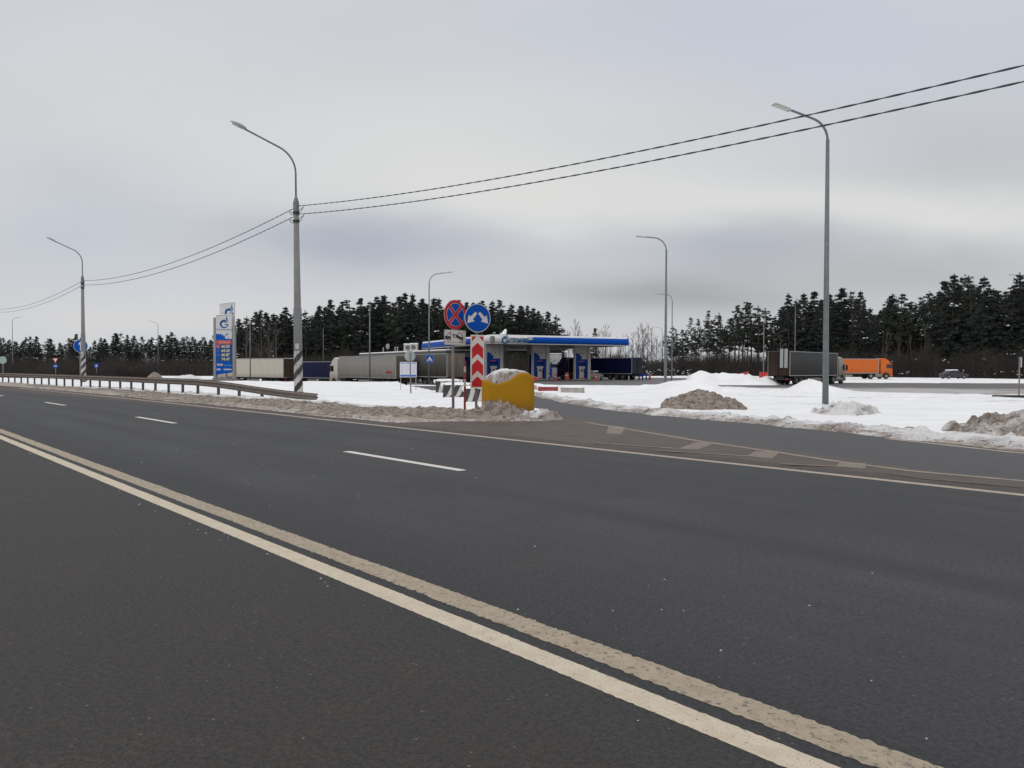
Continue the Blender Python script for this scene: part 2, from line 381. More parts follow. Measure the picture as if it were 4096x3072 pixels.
def ground_mesh():
    angs = list(np.linspace(-43, 43, 430)) + list(np.linspace(44, 316, 69))
    angs = [radians(a) for a in angs]
    rs = [3.0]
    while rs[-1] < 3500: rs.append(rs[-1]*(1.011 if rs[-1] < 110 else (1.03 if rs[-1] < 260 else 1.25)))
    V_, D_ = [], []
    for r in rs:
        for a in angs:
            x, y = r*sin(a), r*cos(a); s, d = sd(x, y); di = 0.0
            if r > 420: z = -1.0
            elif -9.3 < d < 11.3: z = -.10
            elif d <= -9.3: z = .10 + .03*fbm(x*.3, y*.3)
            elif pin(x, y, ROADALL): z = -.10
            elif pin(x, y, YARD): z = zyard(x, y) - .08
            else:
                z = zsnow(x, y); di = 1.15*sstep(14.3, 12.9, d)
                if r < 60: di = max(di, 1.0*sstep(.9, .35, dseg(x, y, FAR)))
                if x > 12 and 34 < y < 60: di = max(di, .16 + .5*max(0, fbm(x*.07, y*.5, 9, 3)) + .10*sstep(48, 58, y))
                if y > 120: di = max(di, .12)
            V_.append((x, y, z)); D_.append(di)
    n = len(angs); F_ = []
    for i in range(len(rs)-1):
        for j in range(n):
            a, b = i*n+j, i*n+(j+1) % n; F_.append((a, a+n, b+n, b))
    V_.append((0, 0, -.10)); D_.append(0); c = len(V_)-1
    for j in range(n): F_.append((c, j, (j+1) % n))
    mb = MB(); mb.v = V_; mb.f = [tuple(reversed(f)) for f in F_]; mb.m = [0]*len(F_)
    o = mb.build('ground', M_SNOW, smooth=True); set_attr(o, D_); o.data.flip_normals() if o.data.polygons[5000].normal.z < 0 else None
    tag(o, 'snow covered ground', None, None, 'structure'); return o
ground_mesh()

def grid(name, P, nu, nv, m, dirtf, label, smooth=True, kind='structure'):
    """P(i,j)->(x,y,z)"""
    mb = MB(); dv = []
    for i in range(nu+1):
        for j in range(nv+1):
            p = P(i/nu, j/nv); mb.v.append(p); dv.append(dirtf(p, i/nu, j/nv))
    for i in range(nu):
        for j in range(nv):
            a = i*(nv+1)+j; mb.f.append((a, a+1, a+nv+2, a+nv+1)); mb.m.append(0)
    o = mb.build(name, m, smooth=smooth); set_attr(o, dv)
    if sum(p.normal.z for p in o.data.polygons[:50]) < 0: o.data.flip_normals()
    if kind: tag(o, label, None, None, kind)
    return o
# highway: local x runs along the road so that the wheel tracks follow it
def hw():
    ns, nd = 620, 84; mb = MB(); dv = []
    for i in range(ns+1):
        s = -45 + (i/ns)**1.35*300
        for j in range(nd+1):
            d = -9.5 + 20.7*j/nd; b = bend(s)
            mb.v.append((s, -(d+b), 0.0))
            lim = 10.60 if s < 16 else 10.60 - min(2.4, (s-16)*.055)
            q = sstep(lim-.35, lim+.25, d)
            dv.append(q*1.0 + (.10 if d < 2.6 else 0)*.6)
    for i in range(ns):
        for j in range(nd):
            a = i*(nd+1)+j; mb.f.append((a, a+nd+1, a+nd+2, a+1)); mb.m.append(0)
    o = mb.build('highway', M_ASPH, rz=ROTU); set_attr(o, dv)
    if o.data.polygons[0].normal.z < 0: o.data.flip_normals()
    tag(o, 'dark asphalt highway', None, None, 'structure')
hw()
def plerp(P, t):
    L_ = [0]
    for a, b in zip(P, P[1:]): L_.append(L_[-1] + math.hypot(b[0]-a[0], b[1]-a[1]))
    x = t*L_[-1]
    for k in range(len(P)-1):
        if x <= L_[k+1] or k == len(P)-2:
            f = (x-L_[k])/(L_[k+1]-L_[k]); return (P[k][0]+(P[k+1][0]-P[k][0])*f, P[k][1]+(P[k+1][1]-P[k][1])*f)
# pair up both edges vertex by vertex
def side_strip():
    n = len(NEAR); P1, P2 = [], []
    for k in range(n-1):
        m_ = 14 if k < 2 else 9
        for q in range(m_):
            f = q/m_
            P1.append((NEAR[k][0]+(NEAR[k+1][0]-NEAR[k][0])*f, NEAR[k][1]+(NEAR[k+1][1]-NEAR[k][1])*f))
            P2.append((FAR[k][0]+(FAR[k+1][0]-FAR[k][0])*f, FAR[k][1]+(FAR[k+1][1]-FAR[k][1])*f))
    P1.append(NEAR[-1]); P2.append(FAR[-1])
    nn = len(P1)-1; nv = 26
    def P(i, j):
        k = round(i*nn); a, b = P1[k], P2[k]; t = -.12 + 1.24*j
        x, y = a[0]+(b[0]-a[0])*t, a[1]+(b[1]-a[1])*t
        return (x, y, .006 + ztop(x, y))
    def D(p, i, j):
        t = -.12+1.24*j
        return max(sstep(.13, -.02, t), sstep(.90, 1.05, t)*.9)
    grid('side_road', P, nn, nv, M_ASPH2, D, 'slip road of grey asphalt')
side_strip()
# gore: fan between the highway shoulder and the slip road, all under brown dirt
def gore():
    A = [w2(s, 10.95) for s in np.linspace(-12, 17.6, 60)]
    B = [w2(-12, 11.9), w2(-4, 11.9), w2(2.2, 11.75), (6.1, 10.6), (5.5, 12.1), (4.9, 13.6), (4.1, 15.4), (2.6, 19.6), (1.5, 24.0), (.6, 26.5)]
    def P(i, j):
        a = A[round(i*59)]; b = plerp(B, i**1.0); return (a[0]+(b[0]-a[0])*j, a[1]+(b[1]-a[1])*j, .0012 + .0098*min(1, j*5))
    def D(p, i, j): return 1.05 - .45*max(0, fbm(p[0]*.35, p[1]*.8, 2, 3))*2*sstep(9, 15, p[1])
    grid('gore_surface', P, 59, 16, attr_mat('gore_dirt', (.060, .048, .042), (.086, .062, .048), (.060, .045, .037), rough=.7, nscale=.7, fscale=7, bump=.3, soft=.3, bscale=50), D, 'brown dirt covered wedge between the roads')
gore()
# yard
def yard():
    x0, x1, y0, y1, st_ = -60, 130, 56, 166, 1.25
    nx, ny = int((x1-x0)/st_), int((y1-y0)/st_); mb = MB(); dv = []; idx = {}
    for i in range(nx+1):
        for j in range(ny+1):
            x, y = x0+i*st_, y0+j*st_; idx[i, j] = len(mb.v); mb.v.append((x, y, zyard(x, y)))
            dd = dseg(x, y, YARD + YARD[:1])
            q = .55*sstep(2.2, 0, dd) + .08 + .22*max(0, fbm(x*.05, y*.25, 4, 3))
            if x > 16: q = max(q, .62*sstep(76, 68, y)*(1+.5*sstep(62, 52, y)) + .08 + .25*max(0, fbm(x*.04, y*.35, 14, 3)))
            if x < 18 and y < 95: q = max(q, .6*exp(-((y-79.5)/1.6)**2))
            dv.append(q)
    for i in range(nx):
        for j in range(ny):
            if any(pin(x0+(i+a)*st_, y0+(j+b)*st_, YARD) for a in (0, 1) for b in (0, 1)):
                mb.f.append((idx[i, j], idx[i+1, j], idx[i+1, j+1], idx[i, j+1])); mb.m.append(0)
    o = mb.build('station_forecourt', M_YARD, smooth=True); set_attr(o, dv); tag(o, 'wet slushy tarmac of the fuel station', None, None, 'structure')
yard()

# ------------------------------------------------------------------ painted lines
def paint_mat(name, c1, c2, wear):
    m = bpy.data.materials.new(name); m.use_nodes = True; t = m.node_tree; b = t.nodes['Principled BSDF']; b.inputs['Roughness'].default_value = .7
    NN = t.nodes.new; LL = t.links.new; co = NN('ShaderNodeTexCoord')
    def nz(sc, det, ro):
        q = NN('ShaderNodeTexNoise'); q.inputs['Scale'].default_value = sc; q.inputs['Detail'].default_value = det; q.inputs['Roughness'].default_value = ro; LL(co.outputs['Object'], q.inputs['Vector']); return q.outputs[0]
    def mr_(v, a, c):
        q = NN('ShaderNodeMapRange'); q.inputs[1].default_value = a; q.inputs[2].default_value = c; LL(v, q.inputs[0]); return q.outputs[0]
    def mx(f, a, c):
        q = NN('ShaderNodeMix'); q.data_type = 'RGBA'; LL(f, q.inputs[0])
        for s_, v in ((6, a), (7, c)):
            if isinstance(v, tuple): q.inputs[s_].default_value = (*v, 1)
            else: LL(v, q.inputs[s_])
        return q.outputs[2]
    col = mx(mr_(nz(9, 6, .7), .35, .65), c1, c2)
    col = mx(mr_(nz(24, 6, .8), wear-.03, wear+.02), col, (.12, .10, .085))
    col = mx(mr_(nz(95, 3, .8), .60, .66), col, (.20, .17, .14))
    LL(col, b.inputs['Base Color'])
    bp = NN('ShaderNodeBump'); bp.inputs['Strength'].default_value = .5; bp.inputs['Distance'].default_value = .006; LL(nz(70, 4, .7), bp.inputs['Height']); LL(bp.outputs[0], b.inputs['Normal'])
    return m
M_CREAM = paint_mat('cream_line_paint', (.60, .52, .395), (.50, .42, .31), .63)
M_TAN = paint_mat('tan_line_paint', (.40, .33, .235), (.31, .25, .175), .575)
M_DASH = paint_mat('white_line_paint', (.72, .66, .61), (.62, .56, .50), .72)
M_EDGE = paint_mat('dusty_line_paint', (.44, .36, .29), (.34, .27, .21), .72)
M_FADED = paint_mat('faded_line_paint', (.25, .198, .152), (.15, .115, .09), .57)
M_SLIP = paint_mat('buried_line_paint', (.33, .265, .205), (.19, .15, .118), .60)
def line(name, d, w, s0, s1, m, z=.0016, step=.022, ragged=.010, dfun=None):
    mb = MB(); n = max(2, int((min(s1, 14)-s0)/step)) if s0 < 14 else 0
    ss = list(np.linspace(s0, min(s1, 14), n+1)) if n else [s0]
    x = ss[-1]
    while x < s1: x = min(s1, x + .06*max(1, x/10)**1.5); ss.append(x)
    for s in ss:
        dd = dfun(s) if dfun else d; b = bend(s)
        a = dd-w/2 + ragged*(.35*fbm(s*2, d*3, 1, 2)+.75*fbm(s*34, d*3, 1, 2)); c = dd+w/2 + ragged*(.35*fbm(s*2, d*3, 7, 2)+.75*fbm(s*34, d*3, 7, 2))
        mb.v += [(s, -(a+b), z), (s, -(c+b), z)]
    for k in range(len(ss)-1):
        mb.f.append((2*k, 2*k+1, 2*k+3, 2*k+2)); mb.m.append(0)
    o = mb.build(name, m, rz=ROTU)
    if o.data.polygons[0].normal.z < 0: o.data.flip_normals()
    return tag(o, 'painted road marking', None, None, 'structure')
line('centre_line_marking', 2.665, .15, -12, 150, M_CREAM)
line('centre_line_marking', 2.93, .185, -12, 150, M_TAN, ragged=.022)
k = 0
for s_r in [10.0-.85-24, -2.85, 9.15] + [9.15+12*i for i in range(1, 16)]:
    line('lane_dash_marking', 6.72, .15, s_r-.52, s_r+2.75, M_DASH, ragged=.006)
line('edge_line_marking', 10.38, .17, -30, 60, M_EDGE, z=.0018, ragged=.02)
# slip road edge lines
def pathline(name, P, w, m, z, t0=0, t1=1, rag=.02):
    n = 160; mb = MB()
    for k in range(n+1):
        t = t0+(t1-t0)*k/n; p = plerp(P, t); q = plerp(P, min(1, t+.002)); r = plerp(P, max(0, t-.002))
        dx, dy = q[0]-r[0], q[1]-r[1]; l_ = math.hypot(dx, dy) or 1; nx, ny = -dy/l_, dx/l_; h = w/2 + rag*fbm(p[0]*4, p[1]*4)
        mb.v += [(p[0]+nx*h, p[1]+ny*h, z), (p[0]-nx*h, p[1]-ny*h, z)]
    for k in range(n): mb.f.append((2*k, 2*k+1, 2*k+3, 2*k+2)); mb.m.append(0)
    o = mb.build(name, m)
    if o.data.polygons[0].normal.z < 0: o.data.flip_normals()
    return tag(o, 'painted road marking', None, None, 'structure')
pathline('slip_edge_marking', [w2(-20, 11.95), w2(0, 11.75), w2(3.1, 11.62), (5.68, 10.95), (5.05, 12.15), (4.55, 13.5), (3.8, 15.2), (2.75, 18.4), (2.0, 20.6)], .14, M_SLIP, .0145, 0, 1, .03)
pathline('slip_edge_marking', [w2(-20, 15.55), w2(0, 15.5), (8.78, 13.6), (8.2, 15.3), (7.85, 16.2)], .16, M_EDGE, .0085)
for P in ([(3.88, 12.79), (4.3, 13.62), (4.66, 13.45), (4.18, 12.45)], [(5.08, 12.0), (5.42, 11.85), (5.12, 11.2), (4.80, 11.45)], [(2.99, 13.94), (3.63, 15.22), (4.0, 15.1), (3.31, 13.8)], [(2.1, 17.2), (2.45, 19.6), (2.78, 19.0), (2.4, 17.0)]):
    mb = MB(); mb.poly([(x, y, .0132) for x, y in P]); o = mb.build('chevron_marking', M_FADED)
    if o.data.polygons[0].normal.z < 0: o.data.flip_normals()
    tag(o, 'worn chevron stripe', None, None, 'structure')
for (a, b, w_) in (((3.88, 12.79), (2.55, 13.6), .10), ((2.99, 13.94), (1.6, 14.95), .10), ((4.8, 11.45), (4.1, 11.75), .10)):
    pathline('chevron_marking', [a, b], w_, M_FADED, .0138, 0, 1, .03)

# ------------------------------------------------------------------ snow banks (dirty, lumpy)
def bank(path, widths, H, name, label, step=.16, ncross=22, dirtf=None, lump=.6, seed=0, zb=None, cat=None):
    L_ = sum(math.hypot(b[0]-a[0], b[1]-a[1]) for a, b in zip(path, path[1:])); n = int(L_/step)
    def P(i, j):
        p = plerp(path, i); q = plerp(path, min(1, i+.004)); r = plerp(path, max(0, i-.004))
        dx, dy = q[0]-r[0], q[1]-r[1]; l_ = math.hypot(dx, dy); nx, ny = -dy/l_, dx/l_
        w = widths[0] + (widths[1]-widths[0])*i; t = (j-.5)*w
        wob = .22*fbm(p[0]*.6, p[1]*.6, seed, 3)
        x, y = p[0]+nx*(t+wob), p[1]+ny*(t+wob)
        prof = max(0, sin(pi*j))**.8 * (.55 + .45*sin(pi*min(1, i*12)/2)*sin(pi*min(1, (1-i)*12)/2))
        h = (H(i) if callable(H) else H)*1.12
        n_ = fbm(x*.9, y*.9, seed+5, 4)*.5 + abs(fbm(x*2.6, y*2.6, seed, 4))*lump + fbm(x*7, y*7, seed+2, 3)*.13
        return (x, y, (ztop(x, y) if zb is None else zb) - .05 + prof*h*(.75 + n_) + .045*prof)
    def D(p, i, j): return dirtf(p, i, j) if dirtf else .75
    o = grid(name, P, n, ncross, M_BANK, D, label, kind='stuff'); return o
# highway side: brown bank from far left down to the yellow buffer
path1 = [w2(s, 12.45 + .25*sin(s*.3)) for s in np.linspace(70, 21, 50)] + [w2(19.5, 12.9), w2(18, 13.6), w2(17, 14.6), w2(16.8, 15.8)]
bank(path1, (2.2, 3.4), lambda i: .09 + .12*i + .05*sstep(.85, 1, i), 'dirty_snow_bank', 'brown gritty snow bank along the highway shoulder', ncross=30,
     dirtf=lambda p, i, j: 1.0 - .75*sstep(.10, .0, j) - .35*max(0, fbm(p[0]*.5, p[1]*.5, 3, 3)), seed=3)
# the field edge of that bank, greyer
path1b = [w2(s, 13.9) for s in np.linspace(60, 22, 40)] + [w2(20.5, 14.6), w2(19, 16)]
bank(path1b, (1.6, 2.6), .16, 'snow_verge', 'greyish snow verge behind the gritty bank', ncross=18, dirtf=lambda p, i, j: .30 + .35*sstep(.5, 1, j), seed=9)
# slip road far side bank
path2 = [w2(-14, 16.75), w2(-3, 16.6), (9.75, 14.1), (8.75, 16.4), (7.95, 18.6), (6.75, 21.2), (5.0, 24.5), (3.65, 28.8), (2.65, 33.6), (1.95, 39), (1.45, 44)]
bank(path2, (1.7, 1.3), lambda i: .17 - .05*i, 'dirty_snow_bank', 'grey clumpy snow bank along the far side of the slip road', ncross=26, step=.1,
     dirtf=lambda p, i, j: .22 + .45*max(sstep(.5, .95, j), sstep(.5, .05, j)) * 1 + .4*fbm(p[0]*.8, p[1]*.8, 1, 3), seed=14, lump=.8)

def heap(name, cx, cy, rx, ry, h, dirtf, label, cat='snow pile', lump=.5, seed=0, rz=0, n=46, pw=1.5, chunky=0, group=None, z0=None):
    mb = MB(); dv = []; z0 = ztop(cx, cy) if z0 is None else z0
    for i in range(n+1):
        for j in range(n+1):
            a, b = (i/n*2-1), (j/n*2-1)
            q = sqrt(a*a+b*b); k = max(abs(a), abs(b)); f = (k/q if q > 0 else 1); u_, v_ = a*f, b*f
            r = sqrt(u_*u_+v_*v_); wob = 1 + .18*fbm(u_*1.7+seed, v_*1.7, seed, 3)
            lx, ly = u_*rx*wob, v_*ry*wob
            x, y = cx + lx*cos(rz)-ly*sin(rz), cy + lx*sin(rz)+ly*cos(rz)
            pr = max(0, 1-r**pw)
            z = h*pr*(1 + lump*.5*fbm(x*1.4, y*1.4, seed, 4)) + lump*.16*abs(fbm(x*4.5, y*4.5, seed, 4))*min(1, pr*3)
            if chunky:
                q2 = fbm(x*3.6, y*3.6, seed+4, 2); z += chunky*(sstep(.05, .30, q2)*.22 + .06*sstep(.1, .3, fbm(x*8, y*8, seed, 2)))*min(1, pr*4)
            mb.v.append((x-cx, y-cy, z - .04*(r > .93) + .02)); dv.append(dirtf(u_, v_, z/h, x, y))
    for i in range(n):
        for j in range(n):
            a = i*(n+1)+j; mb.f.append((a, a+n+1, a+n+2, a+1)); mb.m.append(0)
    o = mb.build(name, M_BANK, smooth=True); set_attr(o, dv); o.location = (cx, cy, z0)
    if o.data.polygons[n*n//2].normal.z < 0: o.data.flip_normals()
    return tag(o, label, cat, group)
heap('snow_pile', 6.55, 26.9, 1.60, 1.0, .60, lambda u, v, z, x, y: 1.05 + .2*fbm(x, y), 'large heap of brown dirty snow standing on the white field', seed=2, pw=1.75, lump=.6, n=90, chunky=.12)
heap('snow_pile', 10.6, 24.6, 1.15, .9, .34, lambda u, v, z, x, y: .12 + .55*max(0, fbm(x*2.2, y*2.2, 4, 3)), 'white lumpy snow pile at the foot of the nearest slim lamp post', seed=5, lump=.45, chunky=.5, n=70)
heap('snow_pile', 12.2, 16.6, 3.0, 1.25, .54, lambda u, v, z, x, y: .62 + .5*fbm(x*1.2, y*1.2, 6, 3), 'grey brown ridge of ploughed snow at the right end of the slip road', seed=8, lump=.6, rz=-.25, n=80, chunky=.5)
heap('snow_pile', -34.1, 74, .95, .9, .85, lambda u, v, z, x, y: 1.0, 'small brown sand and snow cone left of the price pylon', seed=11, z0=.05)
heap('snow_pile', -31.6, 75.5, 1.9, 1.2, .62, lambda u, v, z, x, y: .05, 'white snow heap just left of the price pylon', seed=12, lump=.5, z0=.05)
heap('snow_pile', -.40, 22.45, 1.0, .66, .36, lambda u, v, z, x, y: 1.0 + .2*fbm(x*2, y*2), 'muddy snow heap pushed against the yellow buffer', seed=21, lump=.5, n=70, chunky=.5)
heap('snow_pile', .75, 22.1, .75, .45, .20, lambda u, v, z, x, y: .55 + .6*fbm(x*3, y*3), 'low dirty snow lump at the right foot of the yellow buffer', seed=25, lump=.5, chunky=.4)

# ------------------------------------------------------------------ guardrail
def guardrail():
    root = empty('guardrail', rd(35, 13.6), 0, 'long galvanised steel guardrail running along the highway into the snow', 'guardrail')
    O = Vector(root.location)
    pts = []
    for s in np.arange(118, 39, -2.0): pts.append((Vector(rd(s, 13.55)), .62))
    ends = [(38, 13.55, .62), (36, 13.75, .56), (34.5, 14.1, .45), (33, 14.5, .32), (31.4, 14.95, .20), (29.6, 15.5, .10)]
    for s, d, h in ends: pts.append((Vector(rd(s, d)), h))
    prof = [(-.02, -.155), (-.035, -.13), (.035, -.085), (.035, -.055), (-.03, -.015), (-.03, .015), (.035, .055), (.035, .085), (-.035, .13), (-.02, .155)]
    mb = MB(); n = len(prof)
    for k, (p, h) in enumerate(pts):
        t = (pts[min(k+1, len(pts)-1)][0] - pts[max(0, k-1)][0]).normalized(); nn = Vector((t.y, -t.x, 0))
        if nn.dot(Vector((NX, NY, 0))) > 0: nn = -nn
        for a, b in prof:
            w = p + nn*(a+.14); mb.v.append((w.x-O.x, w.y-O.y, h+.1+b-O.z))
    for k in range(len(pts)-1):
        for j in range(n-1):
            a = k*n+j; mb.f.append((a, a+n, a+n+1, a+1)); mb.m.append(0)
    o = mb.build('rail', mat('dusty_rail', (.185, .155, .135), .65, .15, 2, metal=.2, col2=(.12, .10, .088)), root)
    sm = o.modifiers.new('solid', 'SOLIDIFY'); sm.thickness = .004
    first = None; refl = None
    for k, (p, h) in enumerate(pts):
        if h < .3: continue
        if first is None:
            b = MB(); b.box(0, 0, -.35, .12, .10, 1.5); b.box(0, 0, .33, .14, .2, .1)
            first = b.build('post', mat('rail_post', (.075, .085, .09), .6, .1, metal=.2), root, rz=ROTU); q = first
            b = MB(); b.box(0, 0, 0, .05, .02, .06); refl = b.build('reflector', mat('reflector_red', (.35, .02, .02), .3), root, rz=ROTU); r_ = refl
        else:
            q = first.copy(); C.objects.link(q); q.parent = root
        q.location = (p.x-O.x, p.y-O.y, h-.30)
        if k % 4 == 0:
            if r_ is None: r_ = refl.copy(); C.objects.link(r_); r_.parent = root
            r_.location = (p.x-O.x - NX*.20, p.y-O.y - NY*.20, h+.1); r_ = None
guardrail()

# ------------------------------------------------------------------ lamps
def bracket_pts(rise, reach, r=1.2, up=.0, tilt=.35):
    """vertical, then a bend, then a gently rising arm in +x"""
    pts = [(0, 0, 0), (0, 0, rise-r)]
    for k in range(1, 9):
        a = k/8*(pi/2-tilt); pts.append((r*(1-cos(a)), 0, rise-r+r*sin(a)))
    l_ = reach - pts[-1][0]; pts.append((reach, 0, pts[-1][2]+l_*math.tan(tilt)))
    return pts
def cobra(parent, x, z, tilt, body, lens):
    h = MB(); prof = []
    n = 10
    for i in range(9):
        t = i/8; w = .17*sin(pi*min(1, .12+t*.88)**.75)+.03; hh = .09*sin(pi*min(1, .15+t*.85))+.02
        prof.append((t*.72, w, hh))
    i0 = len(h.v)
    for (t, w, hh) in prof:
        for k in range(n):
            a = 2*pi*k/n; h.v.append((t, w*cos(a), hh*sin(a)*(1 if sin(a) > 0 else .6)))
    for i in range(8):
        for k in range(n):
            a, b = i0+i*n+k, i0+i*n+(k+1) % n; h.f.append((a, a+n, b+n, b)); h.m.append(0)
    h.f.append(tuple(range(i0, i0+n))); h.m.append(0); h.f.append(tuple(reversed(range(i0+8*n, i0+9*n)))); h.m.append(0)
    o = h.build('lamp_head', body, parent, (x, 0, z), smooth=True); o.rotation_euler = (0, -tilt, 0)
    g = MB(); g.box(.4, 0, -.055, .42, .22, .03); q = g.build('lens', lens, o, bevel=.01)
    return o
M_LENS = mat('lamp_lens', (.55, .54, .50), .2, .05)
M_HEADG = mat('lamp_housing', (.36, .36, .34), .5, .1)
def concrete_lamp(loc, armdir, label, jacket=True, lean=0.0, scale=1.0):
    root = empty('street_lamp', loc, armdir, label, 'street lamp', 'concrete lamp posts carrying the cables')
    root.rotation_euler = (0, 0, armdir)
    b = MB(); b.tube([(0, 0, -1), (0, 0, 3.7), (0, 0, 8.7)], [.185, .165, .115], 14); b.build('pole', M_CONC, root, smooth=True)
    b = MB(); b.tube([(0, 0, 0.9), (0, 0, 4.05)], [.200, .185], 16); b.build('pole_jacket', mat('jacket_grey', (.17, .175, .178), .7, .12), root, smooth=True)
    b = MB(); b.tube([(0, 0, 8.35), (0, 0, 8.95), (0, 0, 9.25)], [.135, .135, .04], 12); b.build('pole_cap', M_GALV, root)
    b = MB(); b.tube([(x, 0, z+9.0) for x, _, z in bracket_pts(2.55, 2.2, 1.25, 0, .44)], .042, 10); b.build('bracket_arm', M_GALV, root, smooth=True)
    e = bracket_pts(2.55, 2.2, 1.25, 0, .44)[-1]
    cobra(root, e[0]-.05, e[2]+9.0, .44, M_HEADG, M_LENS)
    # black and white hazard stripes painted round the foot
    b = MB(); n = 24; zz = np.linspace(.1, 2.1, 61)
    r = lambda z: .203 - .004*z
    for z in zz:
        for k in range(n): a = 2*pi*k/n; b.v.append((r(z)*cos(a), r(z)*sin(a), z))
    for i in range(60):
        for k in range(n):
            a, c = i*n+k, i*n+(k+1) % n; b.f.append((a, c, c+n, a+n)); b.m.append(1 if ((zz[i]/.66 - (k/n)*2.0) % 1) < .5 else 0)
    b.build('hazard_band', [mat('band_white', (.50, .47, .44), .8, .15, 4), mat('band_black', (.03, .03, .032), .8, .2)], root, smooth=True)
    b = MB(); b.box(.17*cos(-pi/2-armdir+.1), .17*sin(-pi/2-armdir+.1), 2.3, .16, .16, .26, -armdir); b.build('number_plate', mat('plate_pink', (.5, .44, .41), .6), root)
    b = MB(); b.tube([(0, 0, -.2), (0, 0, .12), (0, 0, .2)], [.30, .27, .2], 10); b.build('foot_collar', mat('collar_dirty', (.24, .19, .155), .9, .2, 6, .5), root)
    for z in (8.62, 8.24):
        b = MB()
        for sg in (-1, 1):
            b.tube([(.14*UXL(armdir)[0]*sg, .14*UXL(armdir)[1]*sg, z-.12), (.55*UXL(armdir)[0]*sg, .55*UXL(armdir)[1]*sg, z-.03), (.75*UXL(armdir)[0]*sg, .75*UXL(armdir)[1]*sg, z+.02), (.5*UXL(armdir)[0]*sg, .5*UXL(armdir)[1]*sg, z-.16), (.14*UXL(armdir)[0]*sg, .14*UXL(armdir)[1]*sg, z-.22)], .014, 6)
        b.tube([(0, 0, z-.22), (0, 0, z-.10)], .150, 12)
        b.build('cable_clamp', M_DARK, root)
    root.rotation_euler = (0, 0, armdir); root['lean'] = 0
    if lean:
        root.rotation_euler = (Matrix.Rotation(lean, 3, 'Y') @ Matrix.Rotation(armdir, 3, 'Z')).to_euler()
    return root
def UXL(armdir):
    """highway direction in a frame turned by armdir"""
    c, s = cos(-armdir), sin(-armdir); return (UX*c - UY*s, UX*s + UY*c)
ARM = math.atan2(-NY, -NX)
lampA = concrete_lamp((-9.9, 36.0, .12), radians(198), 'big concrete lamp post behind the end of the guardrail, with cables on both sides', lean=-.012)
lampB = concrete_lamp((-38.1, 69.0, .35), radians(198), 'farther concrete lamp post with cables, rising behind the guardrail at left', lean=-.004)

def slim_lamp(loc, armdir, h, reach, label, r0=.10, rise=1.0, head=True, lean=0, tilt=.1, wide=.11):
    root = empty('street_lamp', loc, 0, label, 'street lamp', 'slim steel lamp posts around the station')
    b = MB(); b.tube([(0, 0, -.5), (0, 0, h*.5), (0, 0, h)], [r0, r0*.78, r0*.55], 12); b.build('pole', M_GALV, root, smooth=True)
    if head:
        pts = bracket_pts(rise, reach, min(rise, 1.2), 0, tilt); pts = [(x, 0, z+h-.05) for x, _, z in pts]
        b = MB(); b.tube(pts, r0*.38, 8); o = b.build('bracket_arm', M_GALV, root, smooth=True)
        b = MB(); e = pts[-1]; b.box(.38, 0, -.01, .78, wide*2.2, .07, taper=.8); b.box(.42, 0, -.055, .6, wide*1.8, .02, mi=1)
        q = b.build('lamp_head', [mat('led_housing', (.42, .42, .41), .5, .06), M_LENS], root, (e[0], 0, e[2])); q.rotation_euler = (0, -tilt, 0)
    root.rotation_euler = (Matrix.Rotation(lean, 3, 'Y') @ Matrix.Rotation(armdir, 3, 'Z')).to_euler()
    return root
slim_lamp((12.49, 30.9, 0), radians(192), 10.55, 1.65, 'nearest slim lamp post standing in snow, its head crossing the cables', r0=.125, rise=.85, lean=-.0035, tilt=.27, wide=.13)
slim_lamp((11.26, 57, -.05), radians(180), 10.2, 1.5, 'second slim lamp post, left of the brown snow heap', r0=.115, rise=.95, tilt=.10)
slim_lamp((21.6, 105, -.25), radians(180), 10.9, 1.6, 'third slim lamp post, seen just right of the one left of the brown heap', rise=.95, tilt=.05)
slim_lamp((36.7, 190, -.6), radians(180), 11.3, 1.3, 'tiny farthest slim lamp post above the bare trees', rise=.9, tilt=.15)
lampD = slim_lamp((-8.35, 78, .0), radians(0), 10.0, 1.6, 'slim lamp post with a speed bump sign, left of the no stopping sign', rise=.95, tilt=.15)
slim_lamp((-15.4, 84, -.5), radians(110), 8.9, .9, 'slim post in front of the grey curtain trailer', r0=.10, rise=.5, head=False)
slim_lamp((-33.4, 99, -.8), radians(110), 8.0, .9, 'slim post in front of the white box trailer', r0=.08, head=False)
slim_lamp((-36.5, 150, -1), radians(180), 10.2, 1.2, 'faint slim post behind the navy trailer', r0=.08, head=False)
slim_lamp((-79.8, 175, -.6), radians(180), 11.2, 1.5, 'slim lamp post left of the price pylon against the left wood', rise=.9, tilt=.3)
slim_lamp((-115.8, 180, -.6), radians(20), 12.5, 1.2, 'slim lamp post at the far left edge, its head to the right', rise=.9, tilt=.2)
slim_lamp((43.4, 134, -.4), radians(180), 12.2, 1.2, 'slim post left of the dark truck, before the pines', r0=.11, head=False)
slim_lamp((48.8, 134, -.4), radians(180), 13.0, 1.2, 'slim post rising behind the dark truck trailer', r0=.09, head=False)
slim_lamp((56.6, 85, -.2), radians(180), 11.2, 1.6, 'lamp whose head alone enters at the right edge', rise=.9, tilt=.05)

